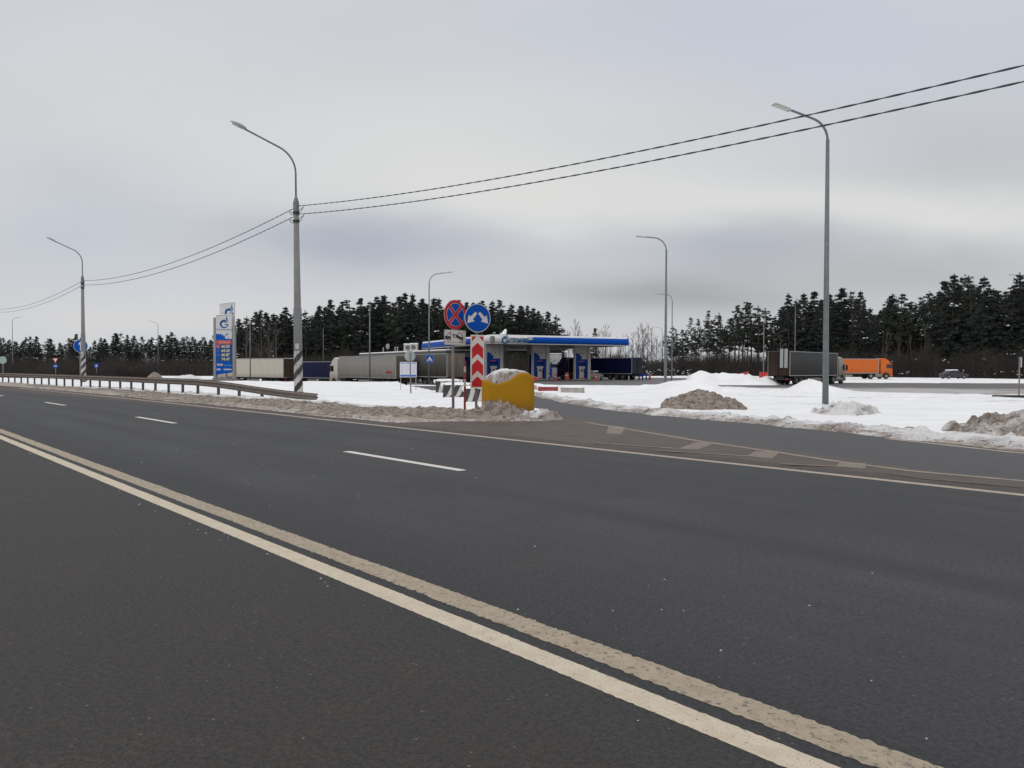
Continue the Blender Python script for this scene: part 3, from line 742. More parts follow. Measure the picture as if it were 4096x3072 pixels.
# ------------------------------------------------------------------ cables
def cable(P0, dirv, length, zf, label, group):
    mb = MB(); n = int(length/.12)
    for st_ in range(2):
        pts = []
        for k in range(n+1):
            t = length*k/n; a = 2*pi*t/1.0 + pi*st_
            nx, ny = -dirv[1], dirv[0]; r = .010
            pts.append((P0[0]+dirv[0]*t + nx*r*cos(a), P0[1]+dirv[1]*t + ny*r*cos(a), zf(t) + r*sin(a)))
        mb.tube(pts, .0125, 5)
    z0 = pts[0]; o = mb.build('overhead_cable', M_CABLE, smooth=True)
    return tag(o, label, 'cable', group)
PA, PB = (-9.98, 36.0), (-38.15, 69.0)
dAB = Vector((PB[0]-PA[0], PB[1]-PA[1])).normalized(); LAB = math.hypot(PB[0]-PA[0], PB[1]-PA[1])
for off, nm in ((0, 'upper'), (-.38, 'lower')):
    cable(PA, (-UX, -UY), 44, lambda t: 8.90-.115*t+.0017*t*t+off*(1-.35*t/44), f'{nm} twisted cable from the big concrete post to the top right corner', 'twisted overhead cables')
    cable(PA, tuple(dAB), LAB, lambda t: 8.86-.0725*t+.00178*t*t+off, f'{nm} twisted cable between the two concrete posts', 'twisted overhead cables')
    cable(PB, (UX, UY), 50, lambda t: 9.05-.060*t+.0013*t*t+off, f'{nm} twisted cable leaving the farther concrete post to the left edge', 'twisted overhead cables')

# ------------------------------------------------------------------ signs
def round_plate(parent, name, z, r, layers, mats, y=-.06, thick=.02):
    """layers: list of (poly in xz, material index); stacked 2.5 mm apart, facing -y"""
    b = MB(); b.prism(circ(0, z, r, 48), y, y+thick, 0)
    k = 1
    for poly, mi in layers:
        for p in (poly if isinstance(poly[0][0], (tuple, list)) else [poly]):
            b.prism([(a, z+c) for a, c in p], y-.003*k, y-.0005-.003*(k-1), mi)
        k += 1
    return b.build(name, mats, parent)
def post(parent, z0, z1, r=.038, x=0, y=0, m=None, lean=0):
    b = MB(); b.tube([(x, y, z0), (x+lean, y, z1)], r, 10); return b.build('post', m or M_GALV, parent, smooth=True)
def clip_circle_sector(a0, a1, r, gap, n=14):
    """sector between two diagonal bars inside radius r, inset by gap"""
    am = (a0+a1)/2; off = gap/sin((a1-a0)/2)
    pts = [(off*cos(am), off*sin(am))]
    da = math.asin(min(.9, gap/r))
    for k in range(n+1):
        a = a0+da + (a1-a0-2*da)*k/n; pts.append((r*cos(a), r*sin(a)))
    return pts
# no stopping + tow plate
ns = empty('road_sign', (-1.80, 24.0, .10), radians(47), 'no stopping sign with a tow away plate below it on one post', 'road sign')
post(ns, -.3, 3.3, .042, 0, .02, m=mat('sign_post_grey', (.20, .195, .185), .7, .12), lean=-.04)
r = .455
lay = [(circ(0, 0, r*.985, 48), 1), ([clip_circle_sector(a, a+pi/2, r*.79, .044) for a in (pi/4, 3*pi/4, 5*pi/4, 7*pi/4)], 2),
       ([clip_circle_sector(a, a+pi/2, r*.762, .058) for a in (pi/4, 3*pi/4, 5*pi/4, 7*pi/4)], 3)]
round_plate(ns, 'sign_disc', 2.99, r, lay, [mat('sign_rim', (.42, .30, .29), .5), M_RED, mat('sign_pale', (.60, .50, .50), .5), M_BLUE])
b = MB(); zc_, y = 2.29, -.06
def rrect(w, h, r, cz=0, cx=0):
    P = []
    for sx, sz, a in ((1, 1, 0), (-1, 1, pi/2), (-1, -1, pi), (1, -1, 3*pi/2)):
        for k in range(5): q = a+pi/2*k/4; P.append((cx+sx*(w/2-r)+r*cos(q), cz+sz*(h/2-r)+r*sin(q)))
    return P
b.prism(rrect(.9, .47, .05, zc_), y, y+.02, 0)
b.prism(rrect(.87, .44, .045, zc_), y-.003, y-.0005, 1)
def T(P): return [(a, zc_+c) for a, c in P]
yy0, yy1 = y-.007, y-.0035
# tow truck: body, mast, hook line; lifted car; ground line
b.prism(T([(-.43, .02), (-.43, -.055), (-.22, -.085), (-.185, -.08), (-.185, .02), (-.195, .035), (-.43, .035)]), yy0, yy1, 2)
b.prism(T([(-.40, .035), (-.225, .155), (-.215, .165), (-.205, .165), (-.205, .035), (-.217, .035), (-.217, .14), (-.38, .035)]), yy0-.001, yy1-.001, 2)
b.prism(T([(-.205, .16), (-.08, -.005), (-.03, -.005), (-.03, .005), (-.075, .005), (-.205, .175)]), yy0, yy1-.0005, 2)
b.prism(T([(-.085, .115), (.06, .085), (.13, .155), (.19, .15), (.305, .075), (.33, .0), (.335, -.09), (.30, -.11), (.19, -.055), (-.05, .035), (-.095, .06)]), yy0, yy1, 2)
b.prism(T([(.085, .085), (.14, .135), (.185, .13), (.275, .07), (.29, .02), (.20, .03)]), yy0-.003, yy0-.0005, 1)
for cx, cz, rr in ((-.26, -.085, .045), (-.025, .035, .045), (.245, -.095, .05)):
    b.prism([(cx+rr*cos(q), zc_+cz+rr*sin(q)) for q in np.linspace(0, 2*pi, 17)[:-1]], yy0-.005, yy0-.0035, 3)
    b.prism([(cx+rr*.62*cos(q), zc_+cz+rr*.62*sin(q)) for q in np.linspace(0, 2*pi, 17)[:-1]], yy0-.008, yy0-.0055, 1)
b.prism(T([(-.43, -.148), (.43, -.148), (.43, -.156), (-.43, -.156)]), yy0, yy1, 2)
b.build('tow_plate', [mat('plate_edge', (.33, .32, .30), .6), mat('plate_white', (.60, .565, .53), .55, .06), M_BLACK, mat('plate_grey', (.2, .2, .2), .6)], ns)
for z in (2.99, 2.35, 2.2):
    b = MB(); b.box(0, -.005, z, .12, .07, .04); b.build('bracket', M_GALV, ns)
# divide sign + chevron panel
ds = empty('road_sign', (-1.10, 24.15, .10), radians(27), 'round blue sign with two white arrows above a red and white chevron board', 'road sign')
post(ds, -.3, 3.2, .042, 0, .03, m=MATS['sign_post_grey'])
def arrow(sg):
    P = [(-.02, .155), (-.09, .20), (-.21, .075), (-.27, .135), (-.335, -.125), (-.085, -.055), (-.145, .005), (-.02, .13)]
    P = [(-.015, .135), (-.075, .195), (-.245, .035), (-.305, .095), (-.355, -.165), (-.105, -.10), (-.165, -.045)]
    return [(sg*-a, c) for a, c in P]
round_plate(ds, 'sign_disc', 2.90, .445, [(circ(0, 0, .42, 48), 1), ([arrow(-1), arrow(1)], 2)], [mat('rim_white', (.50, .49, .47), .5), M_BLUE, MATS['plate_white']])
b = MB(); w_, h_, zc2 = .46, 1.66, 1.55
b.prism([(-w_/2, zc2-h_/2), (w_/2, zc2-h_/2), (w_/2, zc2+h_/2), (-w_/2, zc2+h_/2)], -.06, -.035, 0)
xi, zb_, zt_ = .19, zc2-h_/2+.05, zc2+h_/2-.05
def clipz(P): return [(a, min(zt_, max(zb_, c))) for a, c in P]
rise_ = .17
for apex in (zc2+.59, zc2+.067, zc2-.456):
    lo = lambda v: max(zb_, v)
    pts = [(-xi, lo(apex-rise_-.345)), (-xi, apex-rise_), (0, apex), (xi, apex-rise_), (xi, lo(apex-rise_-.345))]
    if apex-.345 > zb_+.02: pts.append((0, apex-.345))
    b.prism(pts, -.064, -.0605, 1)
for sg in (-1, 1):
    P = [(sg*xi, zt_), (sg*.05, zt_), (sg*xi, zt_-.15)]
    b.prism(P, -.064, -.0605, 1)
b.build('chevron_board', [MATS['plate_white'], M_RED], ds)
for z in (2.46, 1.9, 1.1):
    b = MB(); b.box(0, 0, z, .12, .07, .05); b.build('bracket', M_GALV, ds)
# striped stake
sk = empty('marker_stake', (-1.44, 23.7, .1), 0, 'thin red and white striped marker stake between the two sign posts', 'marker')
b = MB(); zz = [-.2, .78, 1.0, 1.22, 1.40, 1.58]; 
for k in range(5): b.tube([(-.0005*k, 0, zz[k]), (0, 0, zz[k+1])], .034, 10, mi=0 if k % 2 == 0 else 1)
b.build('pole', [mat('stake_red', (.22, .022, .022), .6), mat('stake_cream', (.45, .38, .32), .6)], sk)
# sign seen from behind, info board, bump sign
bs = empty('road_sign', (-5.62, 43, .06), 0, 'round sign turned away showing its grey back in the snow field', 'road sign')
post(bs, -.2, 2.25, .036, .02, 0, m=MATS['sign_post_grey'], lean=-.05)
b = MB(); b.prism(circ(-.05, 2.05, .30, 40), .04, .055); b.build('sign_disc', mat('sign_back', (.33, .36, .36), .55, .12, 4), bs)
ib = empty('information_board', (-6.55, 49, .06), 0, 'white information board with blue bands on two thin legs in the snow', 'notice board')
for x in (-.48, .48): post(ib, -.3, .85, .018, x, 0, m=mat('leg_pinkish', (.42, .33, .29), .6))
b = MB(); b.box(0, 0, 1.28, 1.06, .04, .96); b.build('panel', mat('board_white', (.62, .63, .70), .5, .04), ib)
for x_, z_, w_, h2 in ((-.34, 1.69, .30, .05), (0, 1.69, .26, .05), (.36, 1.69, .28, .05), (0, .90, 1.0, .12)):
    b = MB(); b.box(x_, -.024, z_, w_, .008, h2); b.build('blue_band', mat('board_blue', (.05, .15, .50), .5), ib)
b = MB(); random.seed(3)
for col in range(4):
    for rw in range(11):
        w = random.uniform(.14, .20); b.box(-.37+col*.245-(.2-w)/2, -.0225, 1.56-rw*.05, w, .005, .008)
b.build('printed_lines', mat('print_grey', (.38, .40, .46), .6), ib)
def bump_sign(parent, x, y, z, sz):
    b = MB(); b.prism(rrect(sz, sz, .04, z, x), y, y+.02, 0); b.prism(rrect(sz*.94, sz*.94, .03, z, x), y-.003, y-.0005, 1)
    t = sz*.40; b.prism([(x-t, z-t*.70), (x+t, z-t*.70), (x, z+t*.85)], y-.007, y-.0035, 2)
    b.prism([(x-t*.55, z-t*.55), (x+t*.55, z-t*.55), (x+t*.25, z-t*.22), (x-t*.25, z-t*.22)], y-.011, y-.0075, 3)
    return b.build('sign_plate', [mat('sign_rim_blue', (.20, .32, .66), .5), M_BLUE, MATS['plate_white'], M_BLACK], parent)
bsg = empty('road_sign', (-8.25, 77.8, .0), 0, 'square blue speed bump sign fixed to the slim lamp post', 'road sign')
bump_sign(bsg, 0, -.03, 2.36, .74)
b = MB(); b.box(0, .04, 2.36, .2, .12, .05); b.build('bracket', M_GALV, bsg)
# left distance signs
s1 = empty('road_sign', (-40.0, 72, .3), radians(20), 'round blue sign with white arrow half hidden behind the farther concrete post', 'road sign')
post(s1, -.3, 3.0, .05, -.05, .03, m=MATS['sign_post_grey'])
round_plate(s1, 'sign_disc', 3.05, .60, [(circ(0, 0, .565, 40), 1), ([(.05, -.42), (.05, .2), (.17, .08), (.17, .24), (0, .44), (-.17, .24), (-.17, .08), (-.05, .2), (-.05, -.42)], 2)], [MATS['rim_white'], M_BLUE, MATS['plate_white']])
s2 = empty('road_sign', (-64.7, 110, -.1), 0, 'small give way triangle with a round blue sign below, far left beyond the guardrail', 'road sign')
post(s2, -.4, 2.2, .05, 0, .03, m=mat('post_green', (.10, .16, .10), .6))
b = MB(); b.prism([(-.42, 2.75), (.42, 2.75), (0, 2.02)], -.03, -.01, 0); b.prism([(-.28, 2.67), (.28, 2.67), (0, 2.18)], -.036, -.031, 1); b.build('give_way_plate', [M_RED, MATS['plate_white']], s2)
round_plate(s2, 'sign_disc', 1.62, .33, [([(-.15, -.1), (-.15, .05), (.1, .05), (.1, .15), (.22, 0), (.1, -.13), (.1, -.03), (-.06, -.03), (-.06, -.1)], 1)], [M_BLUE, MATS['plate_white']], y=-.04)
s3 = empty('road_sign', (-80.3, 150, -.4), 0, 'tiny square blue crossing sign right of the farther concrete post', 'road sign')
post(s3, -.4, 1.9, .05, 0, .03)
b = MB(); b.box(0, -.02, 2.1, .74, .03, .80, mi=0); b.prism([(-.24, 1.85), (.24, 1.85), (0, 2.33)], -.045, -.036, 1); b.box(.01, -.05, 2.02, .07, .006, .22, mi=2); b.build('sign_plate', [M_BLUE, MATS['plate_white'], M_BLACK], s3)
s4 = empty('road_sign', (-49.2, 75, .2), radians(10), 'pale sign cut by the left edge of the picture', 'road sign')
post(s4, -.4, 2.0, .045, 0, .03); round_plate(s4, 'sign_disc', 1.85, .35, [(circ(0, 0, .3, 30), 1)], [MATS['rim_white'], mat('pale_turquoise', (.30, .45, .43), .5)])
s5 = empty('road_sign', (30.1, 46, .05), radians(68), 'narrow pale sign on a thin post at the right edge of the snow field', 'road sign')
post(s5, -.3, 2.2, .04, 0, .03, m=mat('post_brown', (.20, .16, .14), .7)); b = MB(); b.box(0, -.02, 1.88, .60, .03, .60); b.build('sign_plate', mat('pale_blue_back', (.40, .45, .48), .5, .1), s5)
pp = MB(); pp.tube([(24.9, 40.2, .10), (27, 39.6, .12), (31, 38.6, .12)], .075, 10)
tag(pp.build('pipe', M_DARK, smooth=True), 'dark pipe lying half buried in the snow at the right edge', 'pipe')

# ------------------------------------------------------------------ yellow buffer with its snow cap
yb = empty('crash_buffer', (-.12, 23.35, .02), radians(4), 'yellow plastic crash buffer with a sagging top, filled with snow', 'road buffer')
def ytop(x):
    K = [(-.78, .88), (-.70, .875), (-.55, .80), (-.36, .765), (-.15, .80), (.08, .90), (.28, 1.02), (.46, 1.075), (.62, 1.05), (.73, .96), (.78, .86)]
    K = [(p, q+.185+.03*(p > .2)) for p, q in K]
    for a, c in zip(K, K[1:]):
        if x <= c[0]: t = (x-a[0])/(c[0]-a[0]); t = t*t*(3-2*t)*.5+t*.5; return a[1]+(c[1]-a[1])*t
    return K[-1][1]
b = MB(); nring = 64; ring = []
for k in range(nring):
    a = 2*pi*k/nring; c_, s_ = cos(a), sin(a)
    x = .78*(abs(c_)**.45)*(1 if c_ > 0 else -1); y = .42*(abs(s_)**.55)*(1 if s_ > 0 else -1)
    ring.append((x, y))
levels = 16
for i in range(levels+1):
    t = i/levels
    for x, y in ring:
        h = ytop(x); bul = 1 + .012*sin(pi*t)
        b.v.append((x*bul, y*bul, -.15+(h+.15)*t))
for i in range(levels):
    for k in range(nring):
        a, c = i*nring+k, i*nring+(k+1) % nring; b.f.append((a, c, c+nring, a+nring)); b.m.append(0)
off = len(b.v)
for f_, dz in ((.93, .02), (.80, .0), (.74, -.10)):
    for x, y in ring: b.v.append((x*f_, y*f_, ytop(x)+dz))
prev = levels*nring
for q in range(3):
    st_ = off+q*nring
    for k in range(nring): b.f.append((prev+k, prev+(k+1) % nring, st_+(k+1) % nring, st_+k)); b.m.append(0)
    prev = st_
b.build('body', grimy('yellow_plastic', (.40, .200, .008), (.17, .095, .022), -.1, .55, rough=.7, streak=False, amt=.8), yb, smooth=True)
def snowcap(parent, name, ringf, nr, ztopf, m, dirtf=None, seed=0):
    b = MB(); dv = []; n = 56; R = 14
    for i in range(R+1):
        t = i/R
        for k in range(n):
            a = 2*pi*k/n; c_, s_ = cos(a), sin(a); x, y = ringf(c_, s_); x *= t; y *= t
            b.v.append((x, y, ztopf(x, y, t))); dv.append(dirtf(x, y, t) if dirtf else 0)
    for i in range(R):
        for k in range(n):
            a, c = i*n+k, i*n+(k+1) % n; b.f.append((a, a+n, c+n, c)); b.m.append(0)
    o = b.build(name, m, parent, smooth=True); set_attr(o, dv)
    if o.data.polygons[n*3].normal.z < 0: o.data.flip_normals()
    return o
def capz(x, y, t):
    sag = 1.20 + .13*exp(-((x-.10)/.62)**4)
    e = ytop(x)
    z = e - .05 + max(0, 1-t**4.5)**.5*(max(e+.02, sag + .06*exp(-((x+.1)/.5)**2)) - e + .05)
    return z + .030*fbm(x*5, y*5, 1, 4)*(t < .97) + .02
snowcap(yb, 'snow_cap', lambda c_, s_: (-.03+.72*(abs(c_)**.5)*(1 if c_ > 0 else -1), .40*(abs(s_)**.6)*(1 if s_ > 0 else -1)), 14, capz, M_BANK, lambda x, y, t: .02 + .60*sstep(.60, .92, t)*(y < 0) + .3*fbm(x*6, y*6, 4, 3))

# ------------------------------------------------------------------ barrier blocks
M_BWW = mat('barrier_white', (.52, .49, .46), .7, .12, 4); M_BWB = mat('barrier_black', (.035, .036, .038), .7, .15, 4)
def barrier(loc, rz, L_, h, label, stripes, mats, group, w=.42, slant=.16):
    root = empty('barrier_block', loc, rz, label, 'barrier', group)
    prof = [(-w/2, -.15), (w/2, -.15), (w/2, .12), (w*.28, .30), (w*.2, h), (-w*.2, h), (-w*.28, .30), (-w/2, .12)]
    b = MB(); b.prism(prof, -L_/2, L_/2, 0, 'x'); b.build('body', mats[0], root, bevel=.02)
    b = MB(); n = stripes
    for k in range(n):
        x0 = -L_/2 + L_*(k+.5)/n*1.0 - L_/n*.22; x1 = x0 + L_/n*.46
        for (za, zb2, ya, yb2) in ((.12, .30, w/2, w*.28), (.30, h-.02, w*.28, w*.2)):
            def sx(z): return slant*(z/h)
            e = .004
            P = [(x0+sx(za), -ya-e, za), (x1+sx(za), -ya-e, za), (x1+sx(zb2), -yb2-e, zb2), (x0+sx(zb2), -yb2-e, zb2)]
            P = [(min(L_/2, p[0]), p[1], p[2]) for p in P]
            b.quad(*P)
        b.box((x0+x1)/2, -w/2-.003, 0, L_/n*.46, .006, .24)
    b.build('stripes', mats[1], root)
    b = MB(); nn = 14
    V_ = []; ns_ = 8
    for i in range(nn+1):
        x = -L_/2-.04 + (L_+.08)*i/nn; e = sin(pi*min(1, max(0, i/nn)))**.25 if 0 < i < nn else .35
        for k in range(ns_+1):
            a = pi*k/ns_; b.v.append((x, -.13*cos(a)*e*(1+.1*fbm(x*4, k, 2)), h-.04*(k in (0, ns_)) + .10*sin(a)*e*(1+.25*fbm(x*3, 2, k))))
    for i in range(nn):
        for k in range(ns_): a = i*(ns_+1)+k; b.f.append((a, a+1, a+ns_+2, a+ns_+1)); b.m.append(0)
    # drooping snow lips at both ends
    for sg in (-1, 1): b.tube([(sg*(L_/2+.02), 0, h+.03), (sg*(L_/2+.06), 0, h-.04), (sg*(L_/2+.05), 0, h-.16)], [.085, .075, .04], 8)
    b.build('snow_cap', M_PURE, root, smooth=True)
    return root
g1 = 'striped concrete blocks left of the slip road'
barrier((-1.32, 32.0, -.02), radians(-8), 1.25, .66, 'black and white block nearest the yellow buffer', 3, [M_BWB, M_BWW], g1)
barrier((-2.62, 37.0, .0), radians(-4), 1.3, .68, 'black and white block in the middle of the row of three', 3, [M_BWB, M_BWW], g1, slant=.30)
barrier((-3.62, 44.0, .02), radians(4), 1.4, .72, 'black and white block farthest back in the row of three', 3, [M_BWB, M_BWW], g1)
M_BRD = mat('barrier_red', (.30, .045, .04), .7, .2, 4); M_BLT = mat('barrier_cream', (.40, .37, .335), .8, .2, 3)
g2 = 'road blocks right of the slip road'
barrier((3.45, 44.2, -.10), radians(-24), 1.35, .50, 'cream road block with a snow cap at the right end of its row', 1, [M_BLT, M_BLT], g2)
barrier((2.22, 47.6, -.14), radians(-14), 1.2, .50, 'red road block just left of the cream one', 1, [M_BRD, M_BRD], g2)
barrier((1.35, 50.8, -.12), radians(-14), 1.2, .50, 'snow covered white road block left of the red one', 1, [M_BLT, M_BLT], g2)

# ------------------------------------------------------------------ trucks
def wheel(parent, x, y, r, w, m_rim):
    b = MB(); b.tube([(0, -w/2, 0), (0, -w/2+.04, 0), (0, w/2-.04, 0), (0, w/2, 0)], [r*.93, r, r, r*.93], 20)
    o = b.build('wheel', M_TYRE, parent, (x, y, r), smooth=False)
    s_ = -1 if y < 0 else 1
    b = MB(); b.tube([(0, s_*(w/2-.06), 0), (0, s_*(w/2+.012), 0)], [r*.56, r*.50], 16); b.tube([(0, s_*(w/2+.012), 0), (0, s_*(w/2+.05), 0)], [r*.2, r*.16], 10)
    b.build('rim', m_rim, o); return o
def trailer(root, L_, zb, zt, mside, mrear, rear=-1, W_=2.5, straps=False, frame=None):
    """x from 0 (rear) to L_ (front)"""
    b = MB(); b.box(L_/2+.03, 0, (zb+zt)/2, L_-.06, W_, zt-zb); b.build('box_body', mside, root, bevel=.05)
    fr = frame or M_GREYPAINT; b = MB()
    for y in (-W_/2, W_/2):
        b.box(L_/2, y, zb+.05, L_, .05, .10); b.box(L_/2, y, zt-.05, L_, .06, .09); b.box(.06, y, (zb+zt)/2, .10, .06, zt-zb); b.box(L_-.06, y, (zb+zt)/2, .10, .06, zt-zb)
    b.build('frame_rails', fr, root)
    b = MB()
    for y in (-W_/4+.01, W_/4-.01): b.box(-.03, y, (zb+zt)/2, .05, W_/2-.07, zt-zb-.14)
    for y in (-.35, -.15, .15, .35, -.95, .95): b.tube([(-.07, y, zb+.1), (-.07, y, zt-.12)], .018, 6)
    lr(b, 'rear_door', mrear, root)
    b = MB(); b.box(L_/2, 0, zb-.14, L_*.96, .9, .2); b.box(.1, 0, zb-.35, .12, 2.3, .14)
    b.build('chassis', M_DARK, root)
    b = MB()
    for y in (-1.1, 1.1): b.box(-.02, y*.9, zb-.35, .05, .3, .12)
    lr(b, 'tail_light', mat('tail_red', (.5, .03, .02), .4), root)
    b = MB()
    for y in (-1.2, 1.2): b.box(L_*.53, y, zb-.42, L_*.22, .05, .42)
    lr(b, 'side_guard', mat('guard_grey', (.28, .24, .2), .6, .2), root)
    for x in (1.9, 3.2, 4.5):
        for y in (-1.05, 1.05): wheel(root, x, y, .50 if zb > .9 else .46, .36, mat('rim_dirty', (.13, .11, .10), .7))
    for x in (1.9, 3.2, 4.5):
        b = MB()
        for y in (-1.05, 1.05): b.prism([(x+.62*cos(a), .52+.62*sin(a)) for a in np.linspace(.35, pi-.35, 9)] + [(x+.57*cos(a), .52+.57*sin(a)) for a in np.linspace(pi-.35, .35, 9)], y-.2, y+.2)
        lr(b, 'mudguard', M_DARK, root)
    if straps:
        b = MB(); n = 22
        for k in range(n):
            x = .4 + (L_-.8)*k/(n-1)
            for y in (-W_/2-.035, W_/2+.035): b.box(x, y, zb+.22, .05, .012, .34); b.box(x, y, zb+.08, .09, .02, .1)
        b.build('tension_straps', mat('strap_dark', (.07, .07, .07), .7), root)
def cab(root, x0, mcab, h=3.75, dark=M_DARK, dirty=None):
    """cab in front of the trailer, nose towards +x"""
    b = MB(); P = [(0, .95), (0, h*.80), (.05, h-.12), (.35, h), (.85, h-.03), (1.45, h-.42), (1.78, h*.735), (2.05, h*.50), (2.12, h*.46), (2.16, .42), (1.95, .36), (1.62, .42), (1.52, .80), (1.20, 1.08), (.78, 1.08), (.45, .85), (.40, .7)]
    P = [(x0+a, c) for a, c in P]; b.prism(P, -1.22, 1.22); o = b.build('cab_body', mcab, root, bevel=.07)
    b = MB()
    for y in (-1.235, 1.235): b.prism([(x0+.98, h*.52), (x0+1.88, h*.52), (x0+1.66, h*.715), (x0+1.02, h*.715)], y-.012, y+.012)
    lr(b, 'side_window', M_GLASS, root)
    b = MB(); b.prism([(x0+2.10, h*.50), (x0+2.135, h*.50), (x0+1.85, h*.745), (x0+1.815, h*.745)], -1.16, 1.16); b.build('windscreen', M_GLASS, root)
    b = MB(); b.box(x0+2.19, 0, .55, .08, 2.4, .36); b.box(x0+2.19, 0, 1.12, .05, 1.7, .5); b.build('grille', dark, root)
    b = MB()
    for y in (-1.0, 1.0): b.box(x0+2.23, y, .62, .05, .34, .2)
    lr(b, 'headlight', M_LENS, root)
    b = MB()
    for y in (-1.42, 1.42): b.box(x0+1.95, y, h*.60, .12, .22, .62); b.box(x0+1.9, y*.93, h*.70, .05, .25, .05)
    lr(b, 'mirror', dark, root)
    b = MB(); b.prism([(x0+1.55, h*.80), (x0+2.12, h*.725), (x0+2.12, h*.705), (x0+1.60, h*.765)], -1.2, 1.2); b.build('sun_visor', mcab if dirty is None else dark, root)
    b = MB()
    for y in (-1.1, 1.1): b.box(x0+.55, y, .52, .9, .12, .5)
    b.box(x0+.2, 0, .75, 4.6, .8, .25); b.build('chassis', dark, root)
    for x, in ((1.0,),):
        for y in (-1.05, 1.05): wheel(root, x0+x, y, .50, .34, mat('rim_grey', (.25, .24, .23), .6))
    b = MB()
    for y in (-1.15, 1.15): b.tube([(x0-1.0, y, .6), (x0+.1, y, .6)], .3, 12)
    lr(b, 'fuel_tank', mat('tank_metal', (.25, .23, .21), .5, metal=.3), root)
    for y in (-1.0, 1.0): wheel(root, x0-1.75, y, .50, .5, mat('rim_grey', (.25, .24, .23), .6))
BR = (.085, .062, .045)
def truck(loc, heading, label, L_, zb, zt, mside, mrear, mcab=None, straps=False, gap=.55, frame=None, dirty=None, hcab=3.7):
    r = empty('semi_truck', loc, heading, label, 'truck'); trailer(r, L_, zb, zt, mside, mrear, straps=straps, frame=frame)
    cab(r, L_+gap, mcab or mside, hcab, dirty=dirty); return r
HU = ROTU
# n side offset helper: near side of a truck lies at local +y when heading = HU
def ucorner(x, y): return (x + NX*1.25, y + NY*1.25)
m_w = grimy('trailer_white', (.62, .585, .50), (.30, .21, .14), .8, 1.9, amt=.75); m_g = grimy('curtain_grey', (.30, .295, .28), (.19, .165, .14), 1.1, 3.0, amt=.9)
m_dk = grimy('curtain_dark', (.125, .12, .11), (.030, .024, .020), 1.2, 3.6); m_nv = grimy('curtain_navy', (.004, .007, .048), (.014, .014, .026), .7, 1.4, amt=.6)
m_br = grimy('doors_brown', (.15, .115, .09), (.09, .065, .05), 1, 3.6); m_brd = grimy('doors_umber', (.055, .042, .034), (.075, .045, .025), 1, 3.0); m_or = grimy('truck_orange', (.56, .135, .028), (.30, .09, .04), .8, 1.7, amt=.7)
m_gr = grimy('curtain_slate', (.075, .078, .078), (.036, .028, .024), 1.0, 3.0, amt=.95); m_cabw = grimy('cab_white', (.62, .58, .53), (.28, .20, .15), .6, 1.9)
m_cabd = grimy('cab_dirty', (.42, .40, .36), (.16, .12, .09), .6, 2.8)
t1 = truck((-30.6 + .62*1.25, 104 + .78*1.25, -1.15), math.atan2(.62, -.78), 'white box trailer truck parked right of the price pylon', 13.6, 1.22, 3.86, m_w, m_brd, m_cabw)
x, y = ucorner(-26.8, 117); t2 = truck((x, y, -1.35), HU, 'navy curtain trailer truck parked behind the big concrete post', 13.6, 1.15, 3.75, m_nv, m_br, mat('cab_navy', (.02, .03, .10), .5))
x, y = ucorner(-13.7, 91.8); t3 = truck((x, y, -1.04), HU, 'light grey curtain trailer truck with a white cab facing left', 13.6, 1.22, 3.98, m_g, m_br, m_cabw, straps=True, hcab=3.85)
b = MB(); b.box(1.6, 1.285, 1.98, 1.25, .012, .30); b.build('red_label', mat('label_red', (.45, .07, .045), .6), t3)
b = MB(); b.box(1.6, 1.294, 1.97, 1.0, .008, .10); b.build('label_lettering', mat('label_dark', (.22, .03, .03), .6), t3)
x, y = ucorner(-7.5, 90); t4 = truck((x, y, -.82), HU, 'dark dirty curtain trailer truck with its rear beside the no stopping sign', 13.6, 1.18, 3.98, m_dk, grimy('doors_taupe', (.20, .16, .13), (.12, .09, .07), 1, 3), m_cabd)
b = MB()
for yy in (-1.05, 1.05): b.box(-.10, yy, .92, .04, .12, .10)
b.build('tail_lamp_lit', mat('lit_red', (.9, .02, .02), .4, 0, emit=1.2), t4)
x, y = ucorner(18.4, 119); t5 = truck((x, y, -.30), HU, 'dark blue curtain trailer truck standing right of the canopy pillars', 13.6, .95, 3.50, m_nv, grimy('doors_navy', (.025, .028, .05), (.05, .045, .045), 1, 2.5), mat('cab_navy', (.02, .03, .10), .5))
HR = math.atan2(.724, .69)
t6 = truck((30.4 - .724*1.25, 85 + .69*1.25, -.27), HR, 'dark slate curtain trailer truck parked with its open rear towards us', 13.6, 1.0, 3.76, m_gr, grimy('doors_black', (.030, .024, .021), (.045, .028, .022), 1, 3), m_cabd, hcab=3.3)
b = MB()
for yy in (-.35, .15): b.box(-.16, yy-.55, 2.95, .05, .36, 2.1)
b.build('ladder_panels', mat('panel_silver', (.36, .38, .39), .5, .1), t6)
t7 = truck((50.5, 135, -.12), radians(3), 'orange truck with orange trailer driving right before the pines', 13.0, .95, 3.50, m_or, m_br, m_or, gap=.35, hcab=3.6)

